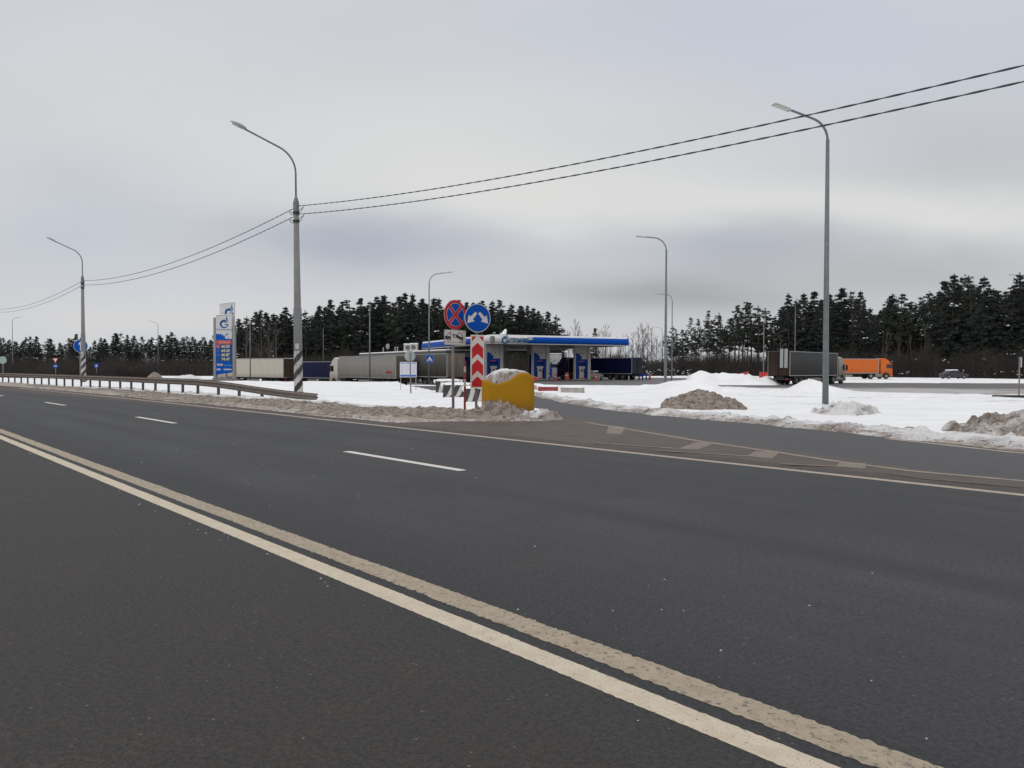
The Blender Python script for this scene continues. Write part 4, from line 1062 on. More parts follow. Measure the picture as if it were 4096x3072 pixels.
# ------------------------------------------------------------------ cars
def car(loc, rz, body, label, L_=4.3, snow=False, h=1.45):
    r = empty('parked_car', loc, rz, label, 'car')
    k = L_/4.3; P = [(-2.1, .35), (-2.15, .75), (-2.0, .98), (-1.55, 1.0), (-1.0, h-.05), (-.4, h), (.35, h-.03), (1.0, .98), (1.9, .84), (2.13, .62), (2.12, .32), (1.75, .25), (-1.8, .25)]
    b = MB(); b.prism([(a*k, c) for a, c in P], -.84, .84); b.build('body', body, r, bevel=.09)
    b = MB()
    for y in (-.845, .845): b.prism([(-1.35*k, 1.02), (-.93*k, h-.12), (.28*k, h-.1), (.85*k, 1.02)], y-.008, y+.008)
    lr(b, 'side_window', M_GLASS, r)
    b = MB(); b.prism([(1.03*k, 1.0), (.42*k, h-.07), (.40*k, h-.09), (1.0*k, .98)], -.7, .7); b.build('windscreen', M_GLASS, r)
    for x in (-1.35, 1.35):
        for y in (-.78, .78): wheel(r, x*k, y, .32, .2, mat('rim_grey', (.25, .24, .23), .6))
    b = MB()
    for y in (-.6, .6): b.box(2.1*k, y, .68, .06, .3, .13)
    lr(b, 'headlight', M_LENS, r)
    if snow:
        b = MB(); b.prism([(-1.1*k, h-.06), (-.95*k, h+.10), (.3*k, h+.12), (.45*k, h-.02)], -.78, .78); b.build('snow_cap', M_PURE, r, bevel=.06)
    return r
car((.75, 88, -.25 - .80*sstep(4, -16, .75)), 0, mat('car_red', (.42, .02, .022), .35, .08, coat=.3), 'red car at the forecourt, mostly hidden behind the yellow buffer')
car((12.1, 116.5, -.25), radians(58), mat('car_silver', (.30, .30, .31), .35, .06), 'silver car beside the canopy pillar with snow on its roof', L_=4.2, snow=True, h=1.3)
car((74.5, 131, .0), radians(2), mat('car_black', (.03, .032, .035), .4), 'dark parked car under a thick snow roof near the right wood', L_=4.2, snow=True)

# ------------------------------------------------------------------ flame-and-G emblem
def emblem(parent, loc, rot, h, name='emblem', mb_m=None):
    b = MB(); r = h*.31; cx, cz = 0, -h*.17
    outer, inner = [], []
    n = 30; a0, a1 = radians(62), radians(360)
    for k in range(n+1):
        t = k/n; a = a0+(a1-a0)*t; w = r*(.66*(1-t)**.9+.20)
        outer.append((cx+r*cos(a), cz+r*sin(a))); inner.append((cx+(r-w*.9*min(1, .4+t))*cos(a) if False else cx+(r-w*.75)*cos(a), cz+(r-w*.75)*sin(a)))
    for k in range(n): b.prism([outer[k], outer[k+1], inner[k+1], inner[k]], -.006, 0)
    b.prism([(cx+.12*r, cz-.02*r), (cx+1.0*r, cz-.02*r), (cx+1.0*r, cz-.22*r), (cx+.12*r, cz-.22*r)], -.0065, -.0005)
    F = [(.30, .30), (.22, .75), (.42, 1.25), (.55, 1.95), (.70, 1.45), (.86, .95), (.80, .45), (.60, .20)]
    b.prism([(cx+a*r, cz+c*r) for a, c in F], -.006, 0, 1)
    b.prism([(cx+a*r, cz+c*r) for a, c in [(.45, .40), (.42, .72), (.52, 1.15), (.62, .80), (.62, .45)]], -.009, -.0062, 2)
    o = b.build(name, [mat('emblem_blue', (.004, .075, .24), .5), mat('emblem_mid', (.05, .16, .36), .5), mat('emblem_pale', (.35, .45, .55), .5)], parent, loc); o.rotation_euler = rot; return o
def splash(parent, name, m, P, y0=-.006, seed=0):
    """torn brush-stroke shapes in the xz plane"""
    b = MB()
    for poly in P: b.prism(poly, y0, 0)
    return b.build(name, m, parent)

# ------------------------------------------------------------------ price pylon
py_ = empty('price_pylon', (-32.6, 88, -.35), radians(8), 'tall fuel price pylon with a white top and blue board', 'price sign')
b = MB(); b.box(0, .2, .15, 3.0, 1.5, .5); b.box(0, .2, .45, 2.5, 1.1, .3); b.build('base', mat('pylon_base', (.24, .23, .225), .7), py_, bevel=.02)
for x, h_ in ((-1.03, 7.2), (1.03, 6.35)):
    b = MB(); b.box(x, .2, h_/2+.2, .28, .8, h_); b.build('side_post', mat('pylon_grey', (.30, .30, .30), .55, .06), py_, bevel=.03)
b = MB()
P = [(-.86, 5.0), (.86, 5.0), (.86, 7.72), (.0, 7.68), (-.86, 7.60)]
b.prism(P, -.25, .15); b.build('front_panel', M_FWHITE, py_, bevel=.03)
b = MB(); b.prism([(-.62, 6.5), (1.02, 6.5), (1.02, 9.15), (.3, 9.12), (-.62, 8.95)], .45, .75); b.build('rear_panel', M_FWHITE, py_, bevel=.03)
b = MB(); b.prism([(-.64, 8.95), (.3, 9.13), (1.04, 9.16), (1.04, 9.25), (.3, 9.22), (-.64, 9.05)], .40, .80); b.prism([(-.88, 7.62), (0, 7.70), (.88, 7.73), (.88, 7.81), (-.88, 7.71)], -.3, .2); b.build('snow_cap', M_PURE, py_, bevel=.03)
b = MB(); b.prism([(-.86, .95), (.70, 1.18), (.86, 1.35), (.86, 5.0), (-.86, 5.0)], -.25, .15); b.build('price_board', mat('pylon_blue', (.004, .10, .46), .5, .05, spec=.12), py_)
emblem(py_, (.02, -.256, 6.95), (0, 0, 0), 1.55)
emblem(py_, (.42, .444, 8.30), (0, 0, 0), 1.55)
text('ГАЗПРОМНЕФТЬ', .24, py_, 'lettering', M_TEAL, (0, -.256, 6.02), sx=.86)
b = MB(); b.box(0, -.256, 4.62, 1.66, .012, .46); b.build('red_band', mat('band_red', (.55, .09, .06), .5), py_)
text('G-Drive', .34, py_, 'band_lettering', mat('band_text', (.75, .55, .5), .5), (0, -.265, 4.62), shear=.2)
splash(py_, 'blue_splash', MATS['pylon_blue'], [[(-.86, 5.0), (.22, 5.0), (.05, 5.2), (.3, 5.35), (-.1, 5.32), (-.02, 5.55), (-.25, 5.42), (-.35, 5.62), (-.5, 5.50), (-.7, 5.60), (-.86, 5.50)], [(.1, 5.45), (.35, 5.62), (.55, 5.60), (.3, 5.45), (.2, 5.36)], [(.35, 5.1), (.6, 5.22), (.55, 5.1)]]).location = (0, -.252, 0)
rows = [('66.00', 4.14, (.60, .12, .12)), ('64.20', 3.66, (.25, .12, .35)), ('60.87', 3.18, (.25, .12, .35)), ('74.47', 2.70, (.02, .03, .06))]
for t_, z, c_ in rows:
    b = MB(); b.box(.16, -.256, z, 1.14, .012, .40); b.build('price_window', mat('price_black', (.03, .04, .05), .5), py_)
    text(t_, .44, py_, 'price', mat('digit_cream', (.70, .74, .62), .5, 0), (.17, -.265, z), sx=.92, bold=.006)
    b = MB(); b.box(-.63, -.258, z, .36 if z > 4 else .26, .012, .36 if z > 4 else .12); b.build('grade_mark', mat('grade_%d' % int(z*10), c_, .5), py_)
b = MB(); b.box(-.45, -.256, 1.86+.22, .62, .012, .22); b.box(.4, -.256, 2.02, .9, .012, .05, mi=1); b.build('service_row', [mat('row_pink', (.62, .45, .45), .5), mat('row_pale', (.30, .40, .66), .5)], py_)
b = MB(); b.box(-.58, -.256, 1.55, .42, .012, .17); b.box(.38, -.256, 1.55, .86, .012, .15); b.build('service_row', mat('row_white', (.62, .60, .64), .5), py_)

# ------------------------------------------------------------------ canopy
can = empty('fuel_canopy', (-2.7, 105, -.22), math.atan2(.38, .92), 'large flat fuel canopy with rounded blue and white fascia and snow on top', 'canopy')
LX, LY = 21.0, 34.0; ZB, ZT = 5.12, 6.03
b = MB(); b.box(LX/2, LY/2, ZB-.08, LX-.2, LY-.2, .14); b.box(LX/2, LY/2, (ZB+ZT)/2, LX-.5, LY-.5, ZT-ZB-.1); b.build('deck', mat('soffit', (.30, .285, .27), .6, .08, .3), can)
def fascia(name, pA, pB, m, name2=None):
    """rounded fascia from pA to pB (local xy), bulging outward"""
    a, c = Vector(pA), Vector(pB); t = (c-a).normalized(); nn = Vector((t.y, -t.x)); b = MB(); n = 8
    for p in (a, c):
        for k in range(n+1):
            q = -pi/2+pi*k/n; o_ = .28*cos(q); b.v.append((p.x+nn.x*o_, p.y+nn.y*o_, (ZB+ZT)/2+(ZT-ZB)/2*sin(q)))
    for k in range(n): b.f.append((k, n+1+k, n+2+k, k+1)); b.m.append(0)
    b.f.append(tuple(reversed(range(n+1)))); b.m.append(0); b.f.append(tuple(range(n+1, 2*n+2))); b.m.append(0)
    return b.build(name, m, can, smooth=False)
fascia('white_fascia', (.3, 0), (5.2, 0), M_FWHITE); fascia('blue_fascia', (5.2, 0), (LX, 0), M_FBLUE)
fascia('white_fascia', (0, 7.5), (0, .3), M_FWHITE); fascia('blue_fascia', (0, LY), (0, 7.5), M_FBLUE)
fascia('blue_fascia', (LX, 0), (LX, LY), M_FBLUE); fascia('blue_fascia', (LX, LY), (0, LY), M_FBLUE)
b = MB(); b.tube([(LX, 0, ZB+.02), (LX, 0, ZT-.02)], .27, 14); b.build('corner_cap', M_FBLUE, can, smooth=True)
b = MB(); b.box(.02, .02, (ZB+ZT)/2, .42, .42, ZT-ZB+.02, radians(45)); b.build('corner_joint', mat('joint_grey', (.20, .20, .20), .6), can)
# torn paint edge between white and blue
b = MB()
for (x, z, w, h) in ((5.2, 5.35, 1.0, .28), (5.1, 5.62, .5, .10), (4.95, 5.75, .6, .07), (4.8, 5.5, .4, .08)):
    b.prism([(x-w*.9, z+h*.6), (x+.05, z+h*.5), (x+.05, z-h*.5), (x-w*.4, z-h*.4)], -.295, -.27)
b.build('torn_stripe', M_FBLUE, can)
b = MB(); b.prism([(5.15, 6.0), (6.3, 5.95), (5.6, 5.85), (6.0, 5.68), (5.15, 5.55)], -.292, -.2); b.build('torn_stripe', M_FWHITE, can)
b = MB(); b.box(LX/2, LY/2, ZT+.06, LX+.12, LY+.12, .30); b.build('snow_cover', M_PURE, can, bevel=.06)
heapb = MB(); heapb.tube([(1.55, .1, ZT+.1), (1.75, .1, ZT+.3), (1.95, .1, ZT+.75), (2.0, .1, ZT+.98)], [.5, .34, .22, .10], 9); heapb.build('snow_cover', M_PURE, can, smooth=True)
b = MB(); b.box(LX/2, -.02, ZB-.07, LX, .35, .12); b.box(-.02, LY/2, ZB-.07, .35, LY, .12); b.build('lip', mat('lip_grey', (.42, .41, .40), .6), can)
emblem(can, (1.75, -.30, (ZB+ZT)/2+.18), (0, 0, 0), 1.55)
text('ГАЗПРОМНЕФТЬ', .74, can, 'lettering', M_TEAL, (3.75, -.30, (ZB+ZT)/2-.08), sx=.57, bold=.03)
b = MB()
for yy in (6, 14, 22, 30):
    for xx in (3, 7.5, 12, 16.5): b.box(xx, yy, ZB-.17, 1.2, .3, .05)
b.build('soffit_lights', mat('tube_white', (.6, .6, .58), .4), can)
M_PILL = mat('pillar_white', (.34, .32, .305), .55, .06, .8); M_UBLUE = mat('unit_blue', (.002, .032, .19), .5, .06, spec=.15)
def pump_unit(x, y, label, group='pump pillars under the canopy'):
    root = empty('pump_pillar', (can.location.x + .924*x - .38*y, can.location.y + .38*x + .924*y, -.22), math.atan2(.38, .924), label, 'fuel pump', group)
    b = MB(); b.box(-1.2, 0, 2.5, .16, .5, 5.1); b.box(1.05, -.08, 2.5, .42, .6, 5.1); b.build('pillar', M_PILL, root)
    b = MB(); b.box(-.15, 0, 4.05, 1.98, .4, 2.0); b.build('white_panel', M_PILL, root)
    b = MB(); b.box(-.92, 0, 1.5, .4, .44, 3.1); b.box(.65, 0, 1.5, .36, .44, 3.1); b.box(-.13, 0, 2.8, 1.22, .44, .5); b.box(-.13, .12, 1.4, 1.2, .1, 2.4); b.build('blue_frame', M_UBLUE, root)
    splash(root, 'blue_splash', M_UBLUE, [[(-1.1, 3.05), (-.2, 3.05), (-.1, 3.4), (-.45, 3.6), (-.35, 3.9), (-.7, 3.75), (-.8, 4.0), (-1.1, 3.8)], [(-.1, 3.65), (.15, 3.95), (.3, 4.0), (.1, 3.75)], [(-.5, 4.05), (-.15, 4.15), (-.3, 4.0)]]).location = (0, -.203, 0)
    d = empty('dispenser', (0, 0, 0)); C.objects.unlink(d); bpy.data.objects.remove(d)
    b = MB(); b.box(-.13, -.1, .95, .72, .42, 1.5); b.box(-.13, -.1, 1.85, 1.0, .46, .30); b.box(-.13, -.1, .12, .9, .6, .24)
    dd = b.build('dispenser', mat('dispenser_grey', (.36, .36, .36), .5), root, bevel=.02)
    b = MB(); b.box(-.13, -.32, 1.42, .40, .02, .26); b.build('display', M_BLACK, dd)
    b = MB(); b.tube([(.16, -.33, 1.2), (.26, -.42, .8), (.2, -.38, .4), (.1, -.34, .75)], .02, 6); b.box(.16, -.34, 1.22, .08, .08, .2); b.build('hose', M_BLACK, dd)
    b = MB(); b.box(-.2, -.235, 2.72, .7, .02, .10); b.box(-.13, -.42, .30, .86, .02, .14); b.build('red_strip', mat('strip_red', (.40, .03, .04), .5), root)
    b = MB(); b.box(0, 0, .08, 3.6, 1.3, .16); b.build('island', M_CONC, root, bevel=.03)
    return root
for i, x in enumerate((1.4, 8.5, 15.2)):
    pump_unit(x, 3.0, ('left pump pillar in the front row under the canopy', 'middle pump pillar in the front row under the canopy', 'right pump pillar in the front row under the canopy')[i])
for i, x in enumerate((1.4, 8.5, 15.2)):
    pump_unit(x, 20.0, 'pump pillar in the rear row under the canopy, half hidden by the front row')
def diesel(loc, rz, label):
    root = empty('diesel_pump', loc, rz, label, 'fuel pump')
    b = MB(); b.box(0, 0, 3.0, 1.5, 1.0, 1.6); b.box(.95, .1, 1.9, .5, .9, 3.8); b.build('cabinet', mat('cabinet_white', (.60, .60, .60), .5, .05), root, bevel=.03)
    b = MB(); b.box(0, .1, 1.1, 1.5, .8, 2.2); b.build('blue_frame', mat('unit_blue2', (.01, .09, .42), .5), root)
    b = MB(); b.box(0, -.32, 1.95, 1.0, .06, .4, mi=1); b.box(-.05, -.35, .9, .8, .3, 1.5); b.build('dispenser', [mat('dispenser_light', (.45, .45, .47), .5), M_BLACK], root)
    splash(root, 'blue_splash', MATS['unit_blue2'], [[(-.74, 2.2), (-.4, 2.2), (-.5, 2.5), (-.74, 2.7)], [(-.3, 2.6), (.1, 3.0), (0, 2.75)]]).location = (0, -.505, 0)
    b = MB(); b.box(.2, .0, 3.92, 2.0, 1.05, .16); b.build('snow_cap', M_PURE, root, bevel=.05)
    return root
dz = diesel((8.0, 147, -.3), radians(6), 'white topped diesel pump cabinet with snow on it, behind the canopy pillars'); dz.scale = (1.1, 1.1, 1.16)
# shop behind the trucks
sh = empty('station_shop', (-10.3, 122, -.9), math.atan2(.87, -.49), 'low station shop with a snowy roof edge seen above the parked trailers', 'building')
b = MB(); b.box(21, -4.2, 2.45, 42, 8.4, 4.9); b.build('wall', mat('shop_wall', (.30, .30, .31), .6, .08), sh)
b = MB(); b.box(21, -4.2, 5.0, 42.6, 9.0, .22); b.build('roof_edge', mat('roof_grey', (.12, .12, .12), .6), sh)
b = MB(); b.box(21, -4.2, 5.22, 42.5, 8.9, .22); b.build('roof_snow', M_PURE, sh, bevel=.08)
b = MB()
b.box(-.02, -4, 1.5, .06, 4.5, 2.6); b.build('window', M_GLASS, sh)
for k in range(9): b = MB(); b.box(2.5+k*4.4, .02, 1.6, 3.0, .06, 2.2); b.build('window', M_GLASS, sh)
b = MB(); b.box(21, .05, 3.6, 42, .08, .8); b.build('blue_band', M_UBLUE, sh)
b = MB(); b.box(-.04, -4.2, 3.4, .08, 8.3, 1.5); b.build('blue_band', M_UBLUE, sh)
def on_shop(x, y): 
    a = math.atan2(.87, -.49); return (-10.3 + cos(a)*x - sin(a)*y, 122 + sin(a)*x + cos(a)*y, -.9+5.33)
def ac(x, y, rz, label):
    r = empty('air_conditioner', on_shop(x, y), rz, label, 'air conditioner', 'air conditioners on the shop roof'); r.scale = (1.12, 1.12, 1.12)
    b = MB(); b.box(0, 0, .55, 1.2, .6, 1.0); b.box(-.4, 0, .03, .08, .6, .1); b.box(.4, 0, .03, .08, .6, .1); b.build('housing', mat('ac_white', (.52, .50, .47), .5, .08), r, bevel=.03)
    b = MB(); b.prism(circ(0, .55, .38, 24), -.32, -.301); b.prism(circ(0, .55, .1, 12), -.34, -.321); b.build('fan', mat('fan_dark', (.14, .14, .14), .6), r)
    b = MB(); b.box(0, 0, 1.13, 1.25, .65, .18); b.build('snow_cap', M_PURE, r, bevel=.06)
ac(18.4, -.8, radians(15), 'left rooftop air conditioner with snow on it'); ac(15.4, -.8, radians(-10), 'right rooftop air conditioner beside its twin')
sdish = empty('satellite_dish', on_shop(28.5, -.8), 0, 'grey satellite dish on the shop roof', 'satellite dish')
b = MB(); b.tube([(0, 0, 0), (0, 0, .7)], .03, 6); b.build('mast', M_GALV, sdish)
b = MB()
for i in range(5):
    rr = .45*i/4
    for k in range(20): a = 2*pi*k/20; b.v.append((rr*.8*cos(a), -.05-(.16-.8*rr*rr), 1.1+rr*1.15*sin(a)))
for i in range(4):
    for k in range(20): a, c = i*20+k, i*20+(k+1) % 20; b.f.append((a, c, c+20, a+20)); b.m.append(0)
o = b.build('dish', mat('dish_grey', (.32, .31, .30), .5), sdish, smooth=True); sm = o.modifiers.new('s', 'SOLIDIFY'); sm.thickness = .02
for i, (x, y) in enumerate(((31, -.8), (24.6, -.8), (23.4, -.8))):
    b = MB(); b.tube([(0, 0, 0), (0, 0, .75)], .10, 8); b.tube([(0, 0, .75), (0, 0, .8), (0, 0, .95)], [.18, .18, .03], 8)
    tag(b.build('roof_vent', mat('vent_grey', (.3, .3, .3), .6), loc=on_shop(x, y)), ('single roof vent left of the satellite dish', 'roof vent just right of the satellite dish', 'roof vent nearest the left air conditioner')[i], 'vent', 'vents on the shop roof')
# small forecourt things
def bollard(loc, h, r, m, label):
    b = MB(); b.tube([(0, 0, 0), (0, 0, h*.85), (0, 0, h)], [r, r, r*.6], 10); b.tube([(0, 0, h*.55), (0, 0, h*.7)], r*1.04, 10, 1)
    tag(b.build('bollard', [m, mat('band_white', (.5, .47, .44), .8)], loc=loc), label, 'bollard', 'red bollards on the forecourt')
MR = mat('bollard_red', (.50, .035, .03), .5)
bollard((6.1, 109, -.25), .95, .17, MR, 'red bollard in front of the diesel cabinet'); bollard((7.9, 112, -.25), 1.15, .26, MR, 'stout red bollard between the middle and right pillars')
bollard((12.0, 111, -.25), .95, .2, MR, 'red bollard at the right pillar'); bollard((21.3, 120, -.3), 1.0, .17, MR, 'red bollard behind the rear of the dark blue trailer')
bollard((5.15, 108, -.25), 1.1, .09, M_BLACK, 'thin dark bollard right of the middle pump pillar')
tb = empty('air_point', (19.9, 118.2, -.3), radians(4), 'low blue service stand behind the dark blue trailer', 'service stand')
b = MB(); b.box(0, 0, .85, 1.3, .6, .25, mi=0); b.build('top', M_UBLUE, tb, bevel=.03)
for x in (-.55, 0, .55):
    b = MB(); b.box(x, 0, .36, .1, .5, .72); b.build('leg', M_UBLUE, tb)
rb = MB(); rb.box(0, 0, .55, 1.15, .9, 1.1); rb.box(0, 0, 1.12, 1.22, .96, .06)
tag(rb.build('red_container', mat('box_red', (.48, .03, .025), .6, .12), loc=(38.6, 119, -.1), bevel=.03), 'square red container standing left of the dark truck', 'container')
rb = MB(); rb.prism([(-.5, 0), (.35, 0), (.6, .40), (-.25, .22)], -.25, .25)
tag(rb.build('red_barrier', MATS['box_red'], loc=(26.3, 88.2, .80), bevel=.03), 'fallen red plastic barrier sticking out of the snow ridge', 'barrier')

# ------------------------------------------------------------------ trees
def leafmat(name, c1, c2, r=.9):
    m = mat(name, c1, r, .2, .35, col2=c2); return m
M_NEED = leafmat('pine_needles', (.046, .060, .043), (.017, .025, .020)); M_NEED2 = leafmat('spruce_needles', (.034, .044, .035), (.014, .020, .017))
M_BARK = mat('pine_bark', (.085, .060, .045), .9, .2, 1.5, col2=(.05, .042, .036)); M_TWIG = mat('bare_twigs', (.10, .086, .078), .9, .2)
M_FROST = mat('branch_snow', (.62, .63, .65), .9, .1, 1)
M_BRUSH = mat('brush_twigs', (.036, .029, .025), .9, .2, .15, col2=(.016, .014, .013))
rng = np.random.default_rng(5)
def add_clump(vs, fs, ms, c, R, n, size, mi, flat=.6):
    for _ in range(n):
        p = rng.normal(size=3); p /= np.linalg.norm(p); p *= R*rng.random()**.45; p[2] *= flat
        p = p + c; a = rng.normal(size=3); a[2] *= .55; a /= np.linalg.norm(a); b_ = np.cross(a, rng.normal(size=3)); b_ /= np.linalg.norm(b_)
        s1, s2 = size*(.6+rng.random()), size*(.18+.25*rng.random()); i = len(vs)
        vs += [tuple(p-a*s1), tuple(p+b_*s2), tuple(p+a*s1), tuple(p-b_*s2)]; fs.append((i, i+1, i+2, i+3)); ms.append(mi)
def snowpad(vs, fs, ms, c, R):
    for q_ in range(3): snowbit(vs, fs, ms, np.array(c) + rng.normal(size=3)*R*np.array([.75, .75, .30]), R*(.32+.38*rng.random()))
def snowbit(vs, fs, ms, c, R):
    i = len(vs); n = 7; top = (c[0], c[1], c[2]+R*.55); vs.append(top)
    ph = rng.random()*6
    for k in range(n):
        a = 2*pi*k/n+ph; q = R*(.6+.6*rng.random()); vs.append((c[0]+q*cos(a), c[1]+q*sin(a), c[2]-.25*R*rng.random()))
    for k in range(n): fs.append((i, i+1+k, i+1+(k+1) % n)); ms.append(1)
def conifer(kind, seed, H=20.0, dens=1.0, snow=.06):
    global rng
    rng = np.random.default_rng(seed); vs, fs, ms = [], [], []; tb_ = MB()
    bx, by = rng.normal()*.5, rng.normal()*.5
    def axis(t): return np.array([bx*t*t, by*t*t, H*t])
    tb_.tube([tuple(axis(t) - (np.array([0, 0, 1.0]) if t == 0 else 0)) for t in (0, .2, .4, .6, .8, .985)], [.24, .20, .165, .125, .075, .012], 7)
    t = {'pine': .40, 'spruce': .10, 'thin': .45, 'full': .18}[kind] + .06*rng.random(); t0 = t
    while t < .99:
        u_ = (t-t0)/(1-t0)
        if kind in ('pine', 'thin'): R = (2.1 if kind == 'pine' else 1.4)*(.35+1.0*sin(pi*min(1, .25+u_*.70)))*(.7+.6*rng.random())*(1 - .82*max(0, (u_-.35)/.65)**1.3)
        elif kind == 'full': R = 2.9*(1-u_)**.85*(.72+.5*rng.random())+.15
        else: R = 2.9*(1-u_)**.9*(.75+.45*rng.random())+.18
        nb = 3 if kind in ('pine', 'thin') else 5
        ph = rng.random()*6.28; c0 = axis(t)
        for k in range(nb):
            if rng.random() < .12: continue
            a = ph+6.283*k/nb+rng.normal()*.3; r = R*(.65+.5*rng.random())
            lift = (.35 if kind in ('pine', 'thin') else -.18)*r*(.4+.8*rng.random()) + .25*u_*r
            e = c0+np.array([r*cos(a), r*sin(a), lift])
            tb_.tube([tuple(c0), tuple((c0+e)/2+np.array([0, 0, .06*r])), tuple(e)], [.045*(1-.6*u_), .03, .012], 4, cap=False)
            nc = max(1, int(r/.62))
            for q in range(nc):
                f = (q+1)/nc; pc = c0+(e-c0)*(.25+.75*f) + rng.normal(size=3)*.12
                add_clump(vs, fs, ms, pc, (.52+.22*rng.random())*(1.05-.45*u_), int((30 if kind != 'thin' else 20)*dens), .25, 0, .62)
                if rng.random() < snow*(1.5 if u_ < .75 else .3): snowpad(vs, fs, ms, pc+np.array([0, 0, .28]), .22+.75*rng.random()**2)
        t += (.040 if kind in ('pine', 'thin') else .030)*(.7+.6*rng.random())
    for q_ in range(5): add_clump(vs, fs, ms, axis(.91+.022*q_), .42-.07*q_, 12, .30-.03*q_, 0, 1.5)
    # dead lower branches
    if kind != 'spruce':
        for k in range(10):
            z = rng.uniform(.12, t0); a = rng.random()*6.28; c0 = axis(z); r = .5+rng.random()*1.3
            tb_.tube([tuple(c0), tuple(c0+np.array([r*cos(a), r*sin(a), -.1*r]))], [.03, .008], 4, cap=False)
    me = bpy.data.meshes.new('crown'); me.from_pydata(vs, [], fs); me.materials.append(M_NEED2 if kind in ('spruce', 'full') else M_NEED); me.materials.append(M_FROST); me.polygons.foreach_set('material_index', ms); me.update()
    tm = bpy.data.meshes.new('trunk'); tm.from_pydata(tb_.v, [], tb_.f); tm.materials.append(M_BARK); tm.update()
    return tm, me
def baretree(seed, H=11.0, spread=.32):
    global rng
    rng = np.random.default_rng(seed); tb_ = MB(); tw = MB()
    tb_.tube([(0, 0, -1), (.05, 0, H*.4), (.1*rng.normal(), .1*rng.normal(), H)], [.13, .08, .012], 6)
    def rec(p, d, l, r, lev):
        e = p+d*l; tw.tube([tuple(p), tuple(p+d*l*.5+rng.normal(size=3)*l*.04), tuple(e)], [r, r*.75, r*.45], 3, cap=False)
        if lev == 0: return
        for k in range(4 if lev > 1 else 3):
            f = .25+.7*rng.random(); nd = d*.8+rng.normal(size=3)*.38+np.array([0, 0, .45]); nd /= np.linalg.norm(nd)
            rec(p+d*l*f, nd, l*.5*(.7+.6*rng.random()), r*.6, lev-1)
    for k in range(17):
        z = H*(.18+.76*k/16); a = rng.random()*6.28; up = .9+.5*rng.random(); d = np.array([cos(a)*spread*2, sin(a)*spread*2, up]); d /= np.linalg.norm(d)
        rec(np.array([0, 0, z]), d, H*.24*(1.15-z/H)*(.7+.6*rng.random())+.3, .032, 2)
    tm = bpy.data.meshes.new('trunk'); tm.from_pydata(tb_.v, [], tb_.f); tm.materials.append(M_TWIG)
    me = bpy.data.meshes.new('crown'); me.from_pydata(tw.v, [], tw.f); me.materials.append(M_TWIG)
    return tm, me
PROT = {'pine': [conifer('pine', 10+i, dens=1.2, snow=.022) for i in range(5)], 'full': [conifer('full', 30+i, dens=1.1, snow=.016) for i in range(3)],
        'spruce': [conifer('spruce', 40+i, dens=1.0, snow=.03) for i in range(3)], 'thin': [conifer('thin', 60+i, snow=.11) for i in range(3)]}
BARE = [baretree(70+i) for i in range(4)]
def plant(pair, x, y, z, h, name, label, cat, group, wid=1.0, h0=20.0):
    r = empty(name, (x, y, z), random.random()*6.28, label, cat, group); k = h/h0
    r.scale = (k*wid, k*wid, k)
    for me, nm in zip(pair, ('trunk', 'crown')):
        o = bpy.data.objects.new(nm, me); C.objects.link(o); o.parent = r
    return r
random.seed(11)
# skyline heights measured against azimuth (tan): (tan, elevation tan of tree tops, distance of the edge)
F = 3104.13
def prof(tab, px):
    for a, b in zip(tab, tab[1:]):
        if px <= b[0]: t = (px-a[0])/(b[0]-a[0]); return a[1]+(b[1]-a[1])*t
    return tab[-1][1]
TOPS = [(-300, 1350), (0, 1345), (60, 1362), (150, 1340), (230, 1368), (290, 1335), (360, 1372), (430, 1340), (480, 1325), (540, 1348), (600, 1352), (650, 1330), (690, 1332), (740, 1345), (790, 1338), (830, 1360), (852, 1338), (880, 1338), (905, 1345), (960, 1275), (985, 1270), (1021, 1228), (1060, 1250), (1090, 1243), (1138, 1226), (1170, 1250), (1200, 1240), (1236, 1222), (1270, 1235), (1299, 1203), (1345, 1201), (1385, 1205), (1423, 1183), (1460, 1190), (1513, 1180), (1562, 1169), (1595, 1170), (1622, 1172), (1664, 1178), (1712, 1176), (1770, 1192), (1833, 1180), (1890, 1200), (1939, 1192), (1982, 1198), (2025, 1210), (2075, 1212), (2108, 1212), (2174, 1238), (2213, 1249), (2240, 1290), (2262, 1325)]
TOPR = [(2680, 1320), (2695, 1288), (2725, 1320), (2760, 1258), (2790, 1275), (2818, 1253), (2862, 1234), (2895, 1250), (2915, 1215), (2977, 1205), (3026, 1208), (3060, 1215), (3100, 1262), (3142, 1184), (3181, 1172), (3240, 1170), (3283, 1180), (3350, 1151), (3397, 1159), (3440, 1161), (3485, 1235), (3520, 1184), (3569, 1165), (3606, 1184), (3640, 1200), (3678, 1165), (3731, 1155), (3789, 1109), (3857, 1100), (3886, 1095), (3924, 1114), (3960, 1150), (4000, 1150), (4030, 1116), (4074, 1090), (4200, 1100), (4400, 1110)]
